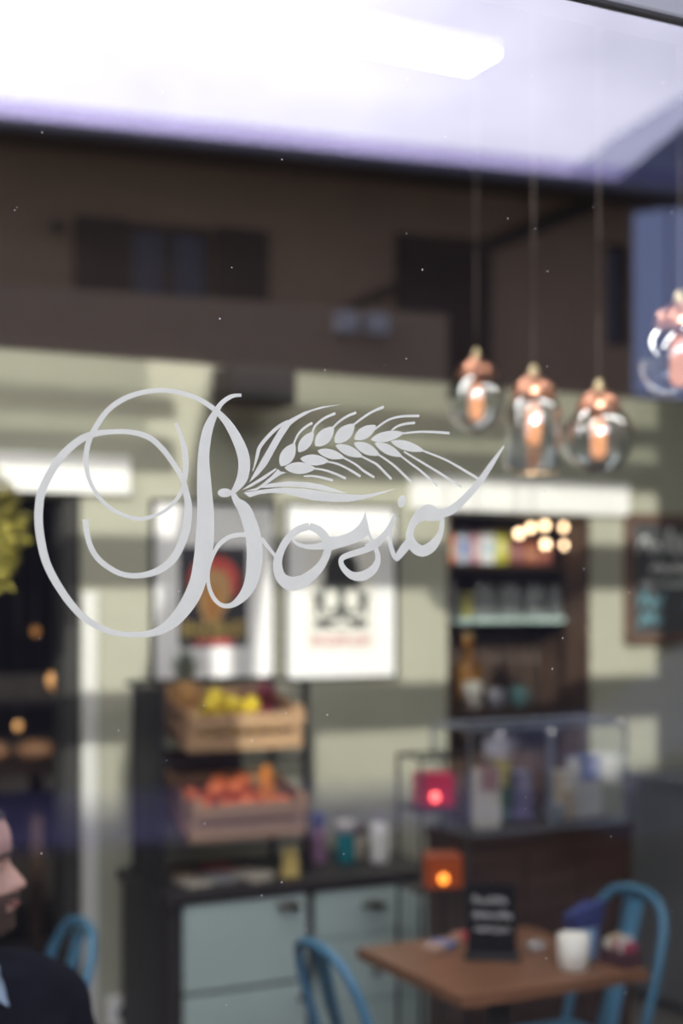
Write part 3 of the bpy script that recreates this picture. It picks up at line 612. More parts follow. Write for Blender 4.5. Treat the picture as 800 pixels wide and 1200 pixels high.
LEM = [(-.10, .048, .076), (-.02, .045, .076), (.055, .05, .076), (-.135, .125, .076), (-.058, .124, .076), (.020, .124, .076), (.066, .195, .080), (-.095, .085, .132), (-.02, .082, .132), (.05, .09, .13), (-.055, .160, .136), (-.040, .205, .088), (.018, .240, .090), (.128, .05, .080)]
LEMW = ['in the front row far from the onions', 'in the front row, second along', 'in the front row, third along', 'in the second row beside the pineapple', 'in the second row, second along', 'in the second row, third along', 'in the second row next to the onions', 'topmost near the pineapple', 'topmost at the middle of the heap', 'topmost near the onions', 'topmost towards the poster', 'at the back by the pineapple', 'at the back, middle', 'at the front beside the onions']
lem_mesh = None
for p, wds in zip(LEM, LEMW):
    if lem_mesh is None:
        o = lemon_mesh().build('lemon', lemon_m); lem_mesh = o.data
    else:
        o = bpy.data.objects.new('lemon', lem_mesh); COL.objects.link(o)
    o.location = in_crate(cr_u, p); o.rotation_euler = (R(90), random.uniform(-.15, .15), random.uniform(-.25, .25))
    tag(o, 'yellow lemon in the upper crate, ' + wds, 'lemon', 'lemons in the upper crate')
for i, (p, wds) in enumerate(zip([(.098, .130, .085), (.152, .185, .085), (.120, .255, .085), (.130, .160, .150)], ['at the front', 'against the crate side', 'at the back', 'on top of the others'])):
    o = MB().lathe([(0, -.036), (.015, -.034), (.031, -.020), (.036, 0), (.033, .018), (.022, .032), (.008, .042), (.004, .058), (0, .06)], 16).build('red_onion', onion_m, None, in_crate(cr_u, p), (R(random.uniform(-50, 50)), R(random.uniform(-30, 30)), 0))
    tag(o, 'dark red onion in the upper crate, ' + wds, 'onion', 'red onions in the upper crate')
OR = [(-.14, .05), (-.07, .048), (0, .05), (.07, .05), (.14, .055), (-.11, .115), (-.035, .115), (.04, .12), (-.145, .18), (-.07, .185), (0, .19), (.06, .20)]
om = None
NM = ['front row, first beside the black panel', 'front row, second along', 'front row, middle', 'front row, fourth along', 'front row, last by the crate corner', 'second row, first along', 'second row, second along', 'second row, beside the squash', 'back row, first along', 'back row, second along', 'back row, third along', 'back row, behind the squash']
for i, (x, y) in enumerate(OR):
    if om is None:
        o = MB().ball((0, 0, 0), (.0335, .0335, .032), 16, 10).build('orange', orange_m); om = o.data
    else:
        o = bpy.data.objects.new('orange', om); COL.objects.link(o)
    o.location = in_crate(cr_l, (x, y, .088 + (i % 3) * .005)); o.rotation_euler = (random.random(), random.random(), 0)
    tag(o, 'reddish orange in the lower crate, ' + NM[i], 'orange', 'oranges in the lower crate')
for i, (x, y, wds) in enumerate([(-.10, .08, 'first on the heap'), (-.03, .085, 'second on the heap'), (-.06, .15, 'third on the heap'), (.02, .15, 'fourth on the heap, beside the squash')]):
    o = bpy.data.objects.new('orange', om); COL.objects.link(o); o.location = in_crate(cr_l, (x, y, .146))
    tag(o, 'reddish orange lying on top in the lower crate, ' + wds, 'orange', 'oranges in the lower crate')
sq = thing('squash', 'bright orange squash standing among the oranges in the lower crate', 'squash', in_crate(cr_l, (.112, .125, .06)))
MB().lathe([(0, 0), (.028, .004), (.040, .028), (.038, .05), (.026, .075), (.020, .10), (.020, .125), (.012, .138), (0, .14)], 18).build('skin', persim_m, sq)
MB().tube([(0, 0, .135), (.002, 0, .15), (.008, 0, .163)], [.006, .005, .006], 8).build('stem', stemb_m, sq)
# pineapple at the back corner
pa = thing('pineapple', 'pineapple with grey green crown standing behind the lemons by the poster', 'pineapple', in_crate(cr_u, (-.128, .228, .042)))
pm = MB()
nr, nk = 9, 12
MB().lathe([(0, 0), (.032, .004), (.046, .03), (.050, .065), (.046, .10), (.034, .125), (0, .132)], 18).build('fruit_body', mat('pineapple_skin', (0.42, 0.22, 0.07), .6, var=.35, scale=45, bump=.5), pa)
e = MB()
for r_ in range(6):
    for k in range(11):
        a = 2 * math.pi * (k + .5 * (r_ % 2)) / 11; z = .016 + r_ * .019; rad = [.040, .047, .050, .049, .045, .037][r_]
        e.ball((rad * math.cos(a), rad * math.sin(a), z), (.010, .010, .009), 6, 4)
o = e.build('eyes', MATS['pineapple_skin'], pa); o['kind'] = 'stuff'
for k in range(26):
    a = k * 2.4; l = .06 + .055 * (k / 26); tl = (1 - k / 22) * .9 + .1
    b = Vector((math.cos(a), math.sin(a), 0)); p0 = Vector((0, 0, .125)) + b * .012; p1 = p0 + b * l * .55 * tl + Vector((0, 0, l * .8)); p2 = p0 + b * l * tl * 1.0 + Vector((0, 0, l * 1.15))
    s_ = Vector((-b.y, b.x, 0)) * .009
    MB().add([p0 - s_, p0 + s_, p1 + s_ * .8, p1 - s_ * .8, p2, p0 - b * .004, p1 - b * .003], [(0, 1, 2, 3), (3, 2, 4), (0, 5, 1), (0, 3, 6, 5), (1, 5, 6, 2), (3, 4, 6), (2, 6, 4)]).build('leaf', mat('pineapple_leaf', (0.20, 0.24, 0.19), .6, var=.2), pa)
# under the lower crate: leaflets and a paper bag
lf_m = [mat('leaflet_cream', (.55, .5, .42), .6), mat('leaflet_red', (.35, .05, .04), .6), mat('leaflet_grey', (.3, .3, .32), .6), mat('leaflet_brown', (.2, .12, .08), .6)]
for i, (x, y, rz, k, wd) in enumerate([(1.70, 3.06, 12, 0, 'cream leaflet lying under the lower crate by the black panel'), (1.80, 3.08, -8, 2, 'grey leaflet lying under the middle of the lower crate'), (1.91, 3.05, 20, 0, 'cream leaflet lying under the lower crate beside the paper bag'), (1.73, 3.22, 0, 3, 'brown booklet lying at the back under the lower crate'), (1.86, 3.22, 5, 1, 'dark red booklet lying at the back under the lower crate')]):
    o = MB().rbox((-.045, -.065, 0), (.045, .065, .012 + .006 * (i % 3)), .002).build('leaflet', lf_m[k], None, (x, y, .7505), (0, 0, R(rz))); tag(o, wd, 'leaflet', 'leaflets under the lower crate')
bg_ = thing('paper_bag', 'small yellow paper bag standing at the rack foot under the lower crate', 'bag', (2.045, 3.03, .7505), R(-20))
MB().add([(-.032, -.02, 0), (.032, -.02, 0), (.032, .02, 0), (-.032, .02, 0), (-.027, -.012, .06), (.027, -.012, .06), (.027, .012, .06), (-.027, .012, .06), (-.02, -.003, .095), (.02, -.003, .095), (.02, .003, .095), (-.02, .003, .095)],
    [(0, 3, 2, 1), (0, 1, 5, 4), (1, 2, 6, 5), (2, 3, 7, 6), (3, 0, 4, 7), (4, 5, 9, 8), (5, 6, 10, 9), (6, 7, 11, 10), (7, 4, 8, 11), (8, 9, 10, 11)]).build('paper', mat('yellow_paper', (.62, .47, .16), .8), bg_)
MB().rbox((-.024, -.009, .066), (.024, .009, .072), .001).build('tie', mat('tie_brown', (.2, .12, .06), .7), bg_)
# bottles and jars at the far end of the sideboard
def bottle(name, label, cat, x, y, prof, m, capm, cap):
    t = thing(name, label, cat, (x, y, .7505), group='bottles and jars on the sideboard')
    MB().lathe(prof, 18).build('glass', m, t)
    MB().lathe(cap, 16).build('cap', capm, t)
    return t
def bprof(r, h, rn, hs): return [(0, 0), (r * .95, 0), (r, .006), (r, hs), (r * .8, hs + .02), (rn, hs + .035), (rn, h), (0, h)]
cap_w = mat('cream_cap', (.75, .72, .66), .5); cap_b = mat('blue_cap', (.12, .16, .42), .5)
bottle('bottle', 'mauve bottle with blue cap nearest the crates on the sideboard', 'bottle', 2.245, 3.22, bprof(.030, .135, .016, .095), mat('mauve_glass', (.36, .20, .33), .2), cap_b, [(0, .13), (.024, .13), (.024, .175), (0, .178)])
t = bottle('jar', 'teal jar with a white lid on the sideboard', 'jar', 2.325, 3.16, bprof(.036, .115, .030, .085), mat('teal_glass', (.015, .22, .26), .25), cap_w, [(0, .112), (.034, .112), (.034, .15), (0, .153)])
t = bottle('jar', 'cream and brown jar with dark lid behind the teal jar', 'jar', 2.405, 3.24, bprof(.036, .09, .032, .07), mat('cream_jar', (.62, .52, .40), .4), mat('brown_lid', (.12, .07, .05), .5), [(0, .088), (.037, .088), (.037, .118), (0, .12)])
t = bottle('bottle', 'white bottle at the end of the row on the sideboard', 'bottle', 2.44, 3.12, bprof(.034, .15, .018, .115), mat('white_glass', (.88, .88, .86), .3), mat('grey_cap', (.35, .33, .36), .5), [(0, .146), (.021, .146), (.021, .172), (0, .174)])

# ---- framed posters
blackf_m = mat('black_frame', (.02, .02, .02), .4)
mat_m = mat('poster_paper', (.90, .90, .89), .7, var=.015)
pg_m = thin_glass('picture_glass', (.99, .99, .99), .6)
def poster(label, x0, x1, z0, z1):
    t = thing('framed_poster', label, 'poster', ((x0 + x1) / 2, 3.498, (z0 + z1) / 2), group='framed posters on the back wall')
    w, h = (x1 - x0) / 2, (z1 - z0) / 2; b = .012
    for a, c in (((-w, -.025, -h), (w, 0, -h + b)), ((-w, -.025, h - b), (w, 0, h)), ((-w, -.025, -h + b), (-w + b, 0, h - b)), ((w - b, -.025, -h + b), (w, 0, h - b))):
        MB().rbox(a, c, .002).build('frame', blackf_m, t)
    mt = MB().box((-w + b, -.012, -h + b), (w - b, -.002, h - b)).build('mount', mat_m, t)
    MB().add([(-w + b, -.018, -h + b), (w - b, -.018, -h + b), (w - b, -.018, h - b), (-w + b, -.018, h - b)], [(0, 1, 2, 3)]).build('glass', pg_m, t)
    return t, mt
def disc(cx, cz, rx, rz, n=24, a0=0, a1=360):
    return [(cx + rx * math.cos(R(a0 + (a1 - a0) * i / (n if a1 - a0 == 360 else n - 1))), cz + rz * math.sin(R(a0 + (a1 - a0) * i / (n if a1 - a0 == 360 else n - 1)))) for i in range(n)]
def flat(name, pts, m, par, k):
    return MB().prism(pts[::-1] if False else pts, -.0122 - .0004 * k, -.0118).build(name, m, par)
t, mt = poster('framed poster of a red and orange figure on black, above the fruit crates', 1.707, 2.194, 1.389, 2.053)
navy = mat('print_navy', (.035, .035, .045), .7); red_p = mat('print_red', (.70, .10, .08), .7); org = mat('print_orange', (.60, .27, .07), .7); tan_p = mat('print_tan', (.62, .38, .17), .7); yel = mat('print_yellow', (.95, .66, .16), .7)
flat('print', [(-.137, -.202), (.133, -.202), (.133, .165), (-.137, .165)], navy, mt, 1)
flat('figure', disc(.0, .045, .10, .085, 20) , red_p, mt, 2)
flat('figure', [(-.07, .05), (-.02, .09), (.05, .07), (.07, .0), (.05, -.06), (.02, -.11), (-.03, -.12), (-.06, -.06)], tan_p, mt, 3)
flat('figure', [(-.04, .0), (.01, .03), (.03, -.03), (.01, -.10), (-.03, -.10)], org, mt, 4)
flat('figure', [(-.10, .02), (-.07, .06), (-.055, -.01), (-.08, -.04)], org, mt, 4)
flat('figure', [(.06, .06), (.10, .07), (.09, -.01), (.07, -.03)], red_p, mt, 4)
g = MB()
def glyphs(g, x0, x1, z0, z1, n, y):
    wd = (x1 - x0) / n
    for i in range(n):
        a = x0 + i * wd; b = a + wd * .82; s = (b - a) * .28; k = i % 4
        if k != 3: g.box((a, y, z0), (a + s, y + .0006, z1))
        if k != 1: g.box((b - s, y, z0), (b, y + .0006, z1))
        if k in (0, 3): g.box((a, y, z1 - s), (b, y + .0006, z1))
        if k in (2, 3): g.box((a, y, z0), (b, y + .0006, z0 + s))
        if k == 1: g.box((a, y, (z0 + z1) / 2 - s / 2), (b, y + .0006, (z0 + z1) / 2 + s / 2))
glyphs(g, -.125, .125, -.165, -.108, 8, -.0131); g.build('lettering', yel, mt)
flat('print_band', [(-.075, -.192), (.075, -.192), (.075, -.176), (-.075, -.176)], red_p, mt, 2)
t, mt = poster('framed poster of a black figure over red lettering on white, beside the niche', 2.229, 2.718, 1.382, 2.060)
crm = mat('print_cream', (.84, .83, .76), .7, var=.02); blk = mat('print_black', (.02, .022, .02), .7); redt = mat('print_lettering_red', (.55, .08, .10), .7); gry = mat('print_grey', (.16, .17, .15), .7)
cx = .0
flat('print', [(-.147, -.222), (.147, -.222), (.147, .175), (-.147, .175)], crm, mt, 1)
flat('figure', disc(.0, .085, .075, .075, 16, 0, 180) + [(-.075, .02), (.075, .02)], blk, mt, 2)
flat('figure', [(-.10, -.05), (-.085, .03), (.085, .03), (.10, -.05), (.06, -.09), (-.06, -.09)], gry, mt, 2)
for sx in (-1, 1):
    flat('figure', disc(sx * .045, -.03, .028, .042, 14), crm, mt, 3)
    flat('figure', [(sx * .10, .0), (sx * .128, -.02), (sx * .105, -.045), (sx * .118, -.08), (sx * .095, -.09), (sx * .085, -.04)], blk, mt, 3)
    flat('figure', [(sx * .02, -.10), (sx * .11, -.105), (sx * .115, -.135), (sx * .03, -.14)], blk, mt, 3)
flat('figure', disc(0, -.06, .012, .012, 10), blk, mt, 4)
flat('figure', [(-.02, -.14), (-.012, -.07), (.012, -.07), (.02, -.14)], blk, mt, 3)
flat('figure', disc(0, -.13, .045, .022, 14, 0, 180), crm, mt, 4)
g = MB(); glyphs(g, -.125, .125, -.205, -.168, 9, -.0131); g.build('lettering', redt, mt)

# ---- chalkboard on the back wall
chalkw = mat('chalk_white', (.85, .87, .85), .9); chalkb = mat('chalk_teal', (.16, .40, .48), .9); slate_m = mat('slate', (.07, .075, .08), .85, var=.25, scale=6); brown_m = mat('brown_frame_wood', (.14, .085, .06), .6, var=.2, stretch=(1, 1, 8))
def scribble(m, x0, x1, z, h, y, seed, r=.0035):
    rr = random.Random(seed); pts = []; x = x0; k = 0
    while x < x1:
        pts.append((x, y, z + (h * rr.uniform(.35, 1.0) if k % 2 else -h * rr.uniform(0, .25)))); x += h * rr.uniform(.22, .5); k += 1
    q = smooth_path(pts, 3)
    m.tube(q, r, 5, flat=.4)
cb = thing('chalkboard', 'wood framed chalkboard menu with white and teal chalk writing, on the back wall', 'chalkboard', (4.165, 3.498, 1.78))
for a, c in (((-.335, -.03, -.28), (.335, 0, -.235)), ((-.335, -.03, .235), (.335, 0, .28)), ((-.335, -.03, -.235), (-.30, 0, .235)), ((.29, -.03, -.235), (.335, 0, .235))):
    MB().rbox(a, c, .003).build('frame', brown_m, cb)
MB().box((-.30, -.015, -.235), (.29, -.003, .235)).build('slate', slate_m, cb)
m = MB(); scribble(m, -.27, .2, .12, .10, -.016, 3, .011); scribble(m, -.20, .22, .03, .045, -.016, 4, .007); scribble(m, -.26, .2, -.03, .03, -.016, 8, .0055); o = m.build('chalk_writing', chalkw, cb)
m = MB(); scribble(m, -.26, -.12, -.11, .06, -.016, 5, .010); scribble(m, -.26, -.12, -.19, .06, -.016, 6, .010); scribble(m, .0, .2, -.13, .06, -.016, 7, .007); m.build('chalk_writing', chalkb, cb)

# ---- socket and loudspeaker on the back wall
so = thing('wall_socket', 'white plastic wall socket low on the wall beside the sideboard', 'socket', (1.60, 3.499, .232))
MB().rbox((-.056, -.012, -.056), (.056, 0, .056), .006).build('plate', white_m, so)
MB().lathe([(0, .002), (.02, .002), (.022, .004), (.022, 0)], 16, M=Matrix.Translation((.004, -.012, -.01)) @ Matrix.Rotation(R(90), 4, 'X')).build('outlet', ink_m, so)
sp = thing('wall_speaker', 'black loudspeaker box fixed to the wall above the first poster', 'speaker', (2.03, 3.30, 2.445))
MB().rbox((-.125, -.09, -.062), (.125, .09, .068), .008).build('cabinet', mat('speaker_black', (.02, .018, .018), .7), sp)
MB().box((-.11, -.097, -.05), (.11, -.0905, .055)).build('grille', ink_m, sp)
MB().tube([(0, .085, 0), (0, .185, 0)], .018, 10).box((-.04, .185, -.04), (.04, .197, .04)).build('bracket', ink_m, sp)


# ---- niche shelves and what stands on them
nz = struct('trim_6', MB().box((2.957, 3.67, 1.815), (3.718, 3.985, 1.84)).box((2.957, 3.67, 1.205), (3.718, 3.985, 1.235)), niche_m)
gsh = MB().rbox((2.958, 3.655, 1.592), (3.716, 3.98, 1.615), .003).build('trim_7', mat('glass_shelf', (.42, .55, .52), .2, spec=.8), None); gsh['kind'] = 'structure'
boxc = [('beige', (.55, .48, .36)), ('coral', (.62, .22, .12)), ('pale blue', (.42, .50, .62)), ('pink', (.58, .30, .34)), ('white', (.72, .74, .74)), ('lime', (.46, .45, .06)), ('plum', (.22, .07, .07)), ('russet', (.32, .11, .06)), ('maroon', (.20, .06, .05))]
xs = 2.985
for i, (nm, c) in enumerate(boxc):
    wdt = [.075, .075, .06, .055, .075, .07, .075, .075, .07][i]; h = [.14, .13, .15, .14, .145, .155, .11, .10, .10][i]
    t = thing('packet', nm + ' packet on the top shelf of the niche', 'packet', (xs + wdt / 2, 3.76, 1.8405), 0, 'packets on the top niche shelf')
    MB().rbox((-wdt / 2 + .003, -.045, 0), (wdt / 2 - .003, .045, h), .003).build('carton', mat('carton_' + nm.replace(' ', '_'), c, .5), t)
    MB().box((-wdt / 2 + .012, -.0462, h * .3), (wdt / 2 - .012, -.0452, h * .62)).build('printed_panel', mat('panel_' + str(i), [(.7, .65, .5), (.7, .5, .35), (.2, .3, .6), (.75, .6, .6), (.5, .62, .7), (.75, .7, .3), (.4, .2, .2), (.5, .25, .15), (.4, .15, .1)][i], .5), t)
    xs += wdt
# warm spotlights hanging in the top of the niche
bulb_m = mat('spot_glow', (1, .8, .6), .3, emit=(1.0, .70, .42), emit_s=9.0)
copper_m = mat('copper', (.62, .30, .20), .3, .9, var=.1)
SPOT = [(3.407, 1.971, 'lower of the slanted pair'), (3.468, 1.996, 'upper of the slanted pair'), (3.539, 2.007, 'upper one next to the slanted pair'), (3.641, 2.002, 'upper one at the niche edge'), (3.543, 1.927, 'lower one next to the slanted pair'), (3.646, 1.925, 'lower one at the niche edge')]
for x, z, wd in SPOT:
    t = thing('spotlight', 'small warm spotlight glowing in the niche, ' + wd, 'lamp', (x, 3.66, z), 0, 'warm spotlights in the niche')
    MB().ball((0, 0, 0), .016, 14, 9).build('bulb', bulb_m, t)
    MB().lathe([(.012, .0), (.021, -.012), (.025, -.03), (.020, -.040), (0, -.042)], 16, M=Matrix.Rotation(R(90), 4, 'X')).build('reflector', copper_m, t)
    yb = .05 if z > 1.96 else .064
    MB().tube([(0, .03, 0), (0, yb, .02), (0, yb, 2.0445 - z)], .004, 6).build('stalk', ink_m, t)
# glassware row on the glass shelf
gw_m = mat('smoky_glassware', (.17, .18, .18), .15, spec=.7); gy_m = mat('yellow_tin', (.42, .38, .12), .5)
for i in range(11):
    x = 2.995 + i * .066
    if i in (0, 3):
        o = MB().lathe([(0, 0), (.028, 0), (.028, .10), (.024, .105), (0, .105)], 16).build('tin', gy_m, None, (x, 3.74, 1.6155))
        tag(o, 'yellow tin on the glass shelf, ' + ('at the near end' if i == 0 else 'among the smoky bottles'), 'tin', 'tins on the glass shelf')
    else:
        t = thing('bottle', 'smoky grey bottle on the glass shelf of the niche, ' + ['', 'between the two yellow tins, first', 'between the two yellow tins, second', '', 'first past the yellow tins', 'second past the yellow tins', 'third past the yellow tins', 'fourth past the yellow tins', 'third from the far niche edge', 'second from the far niche edge', 'against the far niche edge'][i], 'bottle', (x, 3.74 + .02 * (i % 2), 1.6155), 0, 'smoky bottles on the glass shelf')
        MB().lathe([(0, 0), (.027, 0), (.029, .01), (.029, .10), (.013, .125), (.012, .15), (0, .15)], 16).build('glass', gw_m, t)
        MB().lathe([(0, .148), (.014, .148), (.014, .168), (0, .17)], 12).build('stopper', pewter_m, t)
# below the glass shelf: bottle hanger, amber lamp, cups
lb = thing('wine_rack', 'dark metal bar rack standing in the lower niche', 'rack', (3.42, 3.86, 1.2355))
for i in range(7): MB().tube([(-.21 + i * .07, 0, 0), (-.21 + i * .07, 0, .32)], .006, 6).build('bar', pewter_m, lb)
MB().tube([(-.22, 0, .32), (.22, 0, .32)], .007, 6).build('top_bar', pewter_m, lb)
am = thing('amber_bottle', 'amber bottle leaning in the lower niche below the glass shelf', 'bottle', (3.12, 3.74, 1.40))
am.location = (3.235, 3.79, 1.2355)
MB().lathe([(0, 0), (.045, 0), (.05, .01), (.05, .16), (.022, .22), (.02, .29), (0, .29)], 16).build('glass', mat('amber_glass', (.55, .24, .04), .25, emit=None), am)
MB().lathe([(0, .288), (.023, .288), (.023, .312), (0, .314)], 12).build('cork', stemb_m, am)
def cupthing(label, x, y, z, r, h, m, name='cup', handle=True, grp=None):
    t = thing(name, label, 'cup', (x, y, z), R(random.uniform(-60, 0)), grp)
    MB().lathe([(0, 0), (r * .8, 0), (r * .92, .005), (r, h), (r * .93, h), (r * .85, .012), (0, .012)], 22).build('bowl', m, t)
    if handle: MB().tube([(r * .93, 0, h * .8), (r * 1.5, 0, h * .72), (r * 1.55, 0, h * .4), (r * .9, 0, h * .25)], .006, 8).build('handle', m, t)
    return t
cream_m = mat('cream_china', (.72, .68, .58), .35, var=.03)
cupthing('cream cup on the lower niche shelf', 3.20, 3.70, 1.2355, .04, .11, cream_m, handle=False)
cupthing('teal cup on the lower niche shelf', 3.44, 3.71, 1.2355, .036, .085, mat('teal_china', (.12, .28, .28), .35))
cupthing('grey cup on the lower niche shelf between the cream and teal cups', 3.32, 3.71, 1.2355, .034, .075, mat('grey_china', (.3, .3, .34), .35))

# ---- counter with glass display case
ctr = thing('counter', 'dark brown wooden counter under the glass display case', 'counter', (2.695, 2.54, 0))
cnt_m = mat('counter_wood', (.06, .032, .028), .55, var=.3, scale=5, stretch=(1, 1, 10))
MB().box((-.325, -.115, .05), (.325, .12, .915)).box((-.3, -.09, 0), (.3, .1, .05)).build('body', cnt_m, ctr)
MB().rbox((-.33, -.127, .916), (.33, .126, .95), .004).build('countertop', mat('counter_top', (.05, .03, .027), .5), ctr)
for k in range(3): MB().rbox((-.315 + k * .212, -.124, .09), (-.115 + k * .212, -.116, .89), .003).build('front_panel', cnt_m, ctr)
vit = thing('display_case', 'glass display case with grey metal edges standing on the dark counter', 'display case', (2.685, 2.53, .9505))
vm = mat('case_metal', (.24, .27, .33), .35, .5)
X, Y_, Hh = .305, .115, .335
for sx in (-1, 1):
    for sy in (-1, 1):
        MB().rbox((sx * X - .004, sy * Y_ - .004, 0), (sx * X + .004, sy * Y_ + .004, Hh), .001).build('corner_post', vm, vit)
for z in (.006, Hh):
    for sy in (-1, 1): MB().rbox((-X + .007, sy * Y_ - .006, z - .006), (X - .007, sy * Y_ + .006, z + .006), .001).build('rail', vm, vit)
    for sx in (-1, 1): MB().rbox((sx * X - .006, -Y_ + .007, z - .006), (sx * X + .006, Y_ - .007, z + .006), .001).build('rail', vm, vit)
MB().rbox((-.012, -Y_ - .004, .012), (.012, -Y_ + .004, Hh - .006), .001).build('middle_post', vm, vit)
cg_m = thin_glass('case_glass', (.93, .95, .97), 1.6)
def sheet(a, b, c, d): MB().add([a, b, c, d], [(0, 1, 2, 3)]).build('glass_panel', cg_m, vit)
sheet((-X, -Y_, .012), (X, -Y_, .012), (X, -Y_, Hh - .006), (-X, -Y_, Hh - .006))
sheet((-X, -Y_, .012), (-X, Y_, .012), (-X, Y_, Hh - .006), (-X, -Y_, Hh - .006))
sheet((X, -Y_, .012), (X, Y_, .012), (X, Y_, Hh - .006), (X, -Y_, Hh - .006))
chrome_m = mat('chrome', (.9, .9, .9), .12, 1.0, var=.02)
for x in (-.20, .0, .27):  # balls added on the case edge to catch sun glints
    MB().ball((x, -Y_ - .012, Hh + (.0 if x > .2 else -.02)), .013, 16, 10).build('glint_ball', chrome_m, vit)
def pack(name, label, x, y, a, m, m2, z=.963):
    t = thing(name, label, 'packet', (x, y, z), R(random.uniform(-12, 12)), 'packets in the display case')
    MB().rbox((-a[0] / 2, -a[1] / 2, 0), (a[0] / 2, a[1] / 2, a[2]), .004).build('wrapper', m, t)
    MB().rbox((-a[0] / 2 * .8, -a[1] / 2 - .001, a[2] * .62), (a[0] / 2 * .8, a[1] / 2 + .001, a[2] * 1.02), .001).build('top_band', m2, t)
pack('packet', 'cream and pink packet standing in the display case beside the red lantern', 2.475, 2.48, (.09, .06, .19), cream_m, mat('pink_print', (.45, .26, .26), .5))
pack('packet', 'yellow and green packet standing in the display case', 2.585, 2.56, (.055, .05, .19), mat('case_green', (.06, .16, .09), .5), mat('case_yellow', (.55, .45, .08), .5))
pack('packet', 'violet packet standing in the middle of the display case', 2.665, 2.56, (.07, .05, .16), mat('case_violet', (.17, .15, .26), .5), mat('case_lilac', (.32, .30, .42), .5))
pack('packet', 'beige packet standing in the display case beside the blue one', 2.795, 2.50, (.06, .05, .16), mat('case_beige', (.50, .40, .27), .5), cream_m)
pack('packet', 'blue topped white packet at the end of the display case', 2.905, 2.53, (.11, .06, .20), mat('case_white', (.55, .55, .53), .5), mat('case_blue', (.06, .14, .42), .5))
o = MB().lathe([(0, 0), (.03, 0), (.036, .05), (.03, .06), (0, .06)], 16).build('pot', mat('pot_grey', (.28, .3, .33), .4), None, (2.735, 2.46, .963)); tag(o, 'small grey pot in the display case before the violet packet', 'pot')

# ---- lanterns on a thin black stand
ls = thing('wire_stand', 'thin black wire stand holding the red and orange lanterns beside the counter', 'stand', (2.21, 2.35, 0))
for x in (-.085, .075):
    for y in (-.07, .07): MB().tube([(x, y, 0), (x, y, 1.22)], .006, 6).build('post', ink_m, ls)
for z in (.82, 1.065):
    MB().box((-.085, -.07, z - .004), (.075, .07, z + .002)).build('shelf', ink_m, ls)
for z in (1.22,):
    MB().tube([(-.085, -.07, z), (.075, -.07, z), (.075, .07, z), (-.085, .07, z)], .006, 6, closed=True).build('top_ring', ink_m, ls)
def lantern(label, x, y, z, c, e, s, sg):
    t = thing('lantern', label, 'lantern', (x, y, z), R(-18), 'glowing candle lanterns on the wire stand')
    m = mat('lantern_' + label.split()[1], c, .35, emit=e, emit_s=sg)
    MB().rbox((-.054, -.048, .0), (.054, .048, .102), .006).box((-.045, -.04, .02), (.045, .04, .0999)).build('glass_shade', m, t)
    MB().ball((-.006, -.053, .033), (.014, .008, .015), 14, 9).build('flame', mat('flame_' + label.split()[1], (1, .5, .3), .4, emit=s, emit_s=4.5), t)
    MB().rbox((-.056, -.05, -.0005), (.056, .05, .004), .001).build('base', ink_m, t)
lantern('small red square lantern, upper on the wire stand, glowing', 2.205, 2.345, 1.0685, (.30, .01, .03), (.65, .02, .07), (1, .09, .10), .28)
lantern('small orange square lantern, lower on the wire stand, glowing', 2.228, 2.335, .8235, (.22, .04, .01), (.6, .10, .02), (1, .28, .01), .22)

# ---- table and what stands on it
tw_m = mat('table_wood', (.20, .092, .048), .4, var=.18, scale=4, stretch=(1, 10, 10))
tb = thing('table', 'square brown wooden cafe table carrying the little chalk sign', 'table', (2.068, 1.778, 0))
for k in range(5):
    MB().rbox((-.28, -.27 + k * .108, .722), (.28, -.27 + k * .108 + .1075, .75), .0012).build('plank', tw_m, tb)
MB().tube([(0, 0, .03), (0, 0, .72)], .03, 16).build('pedestal', ink_m, tb)
MB().rbox((-.16, -.02, .0), (.16, .02, .03), .006).rbox((-.02, -.16, 0), (.02, .16, .03), .006).build('foot', ink_m, tb)
MB().box((-.2, -.02, .705), (.2, .02, .7215)).box((-.02, -.2, .705), (.02, .2, .7215)).build('support', ink_m, tb)
cs = thing('chalk_sign', 'small black table chalk sign with three lines of white writing', 'sign', (2.045, 1.775, .7505), R(-33))
MB().rbox((-.064, -.006, .014), (.064, .006, .197), .002).build('board', mat('sign_black', (.012, .013, .016), .9, spec=.1), cs)
MB().rbox((-.072, -.026, 0), (.072, .026, .018), .003).build('foot', ink_m, cs)
m = MB(); scribble(m, -.052, .045, .150, .020, -.007, 11, .0034); scribble(m, -.05, .055, .112, .018, -.007, 12, .0034); scribble(m, -.045, .05, .075, .015, -.007, 13, .0026); m.build('chalk_writing', mat('sign_chalk', (.85, .87, .9), .9), cs)
cupthing('white china cup standing on the wooden table', 2.178, 1.60, .7505, .041, .088, mat('white_china', (.74, .73, .66), .3, var=.02), handle=False)
nh = thing('napkin_holder', 'pale blue napkin holder with a dark blue napkin, on the table', 'napkin holder', (2.262, 1.67, .7505), R(10))
MB().lathe([(0, 0), (.032, 0), (.036, .01), (.036, .085), (.032, .085), (.03, .01), (0, .01)], 18).build('holder', mat('pale_blue_tin', (.16, .26, .42), .4), nh)
MB().add([(-.03, -.015, .02), (.03, -.015, .02), (.03, .015, .02), (-.03, .015, .02), (-.065, -.02, .125), (.055, -.03, .15), (.06, .03, .125), (-.05, .03, .115), (0, 0, .155)],
    [(0, 3, 2, 1), (0, 1, 5, 4), (1, 2, 6, 5), (2, 3, 7, 6), (3, 0, 4, 7), (4, 5, 8), (5, 6, 8), (6, 7, 8), (7, 4, 8)]).build('napkin', mat('dark_blue_napkin', (.03, .045, .17), .8), nh)
cd_ = thing('sachet_box', 'little dark box of red and white sachets at the table edge', 'box', (2.30, 1.60, .7505), R(5))
cd_.location = (2.316, 1.585, .7505)
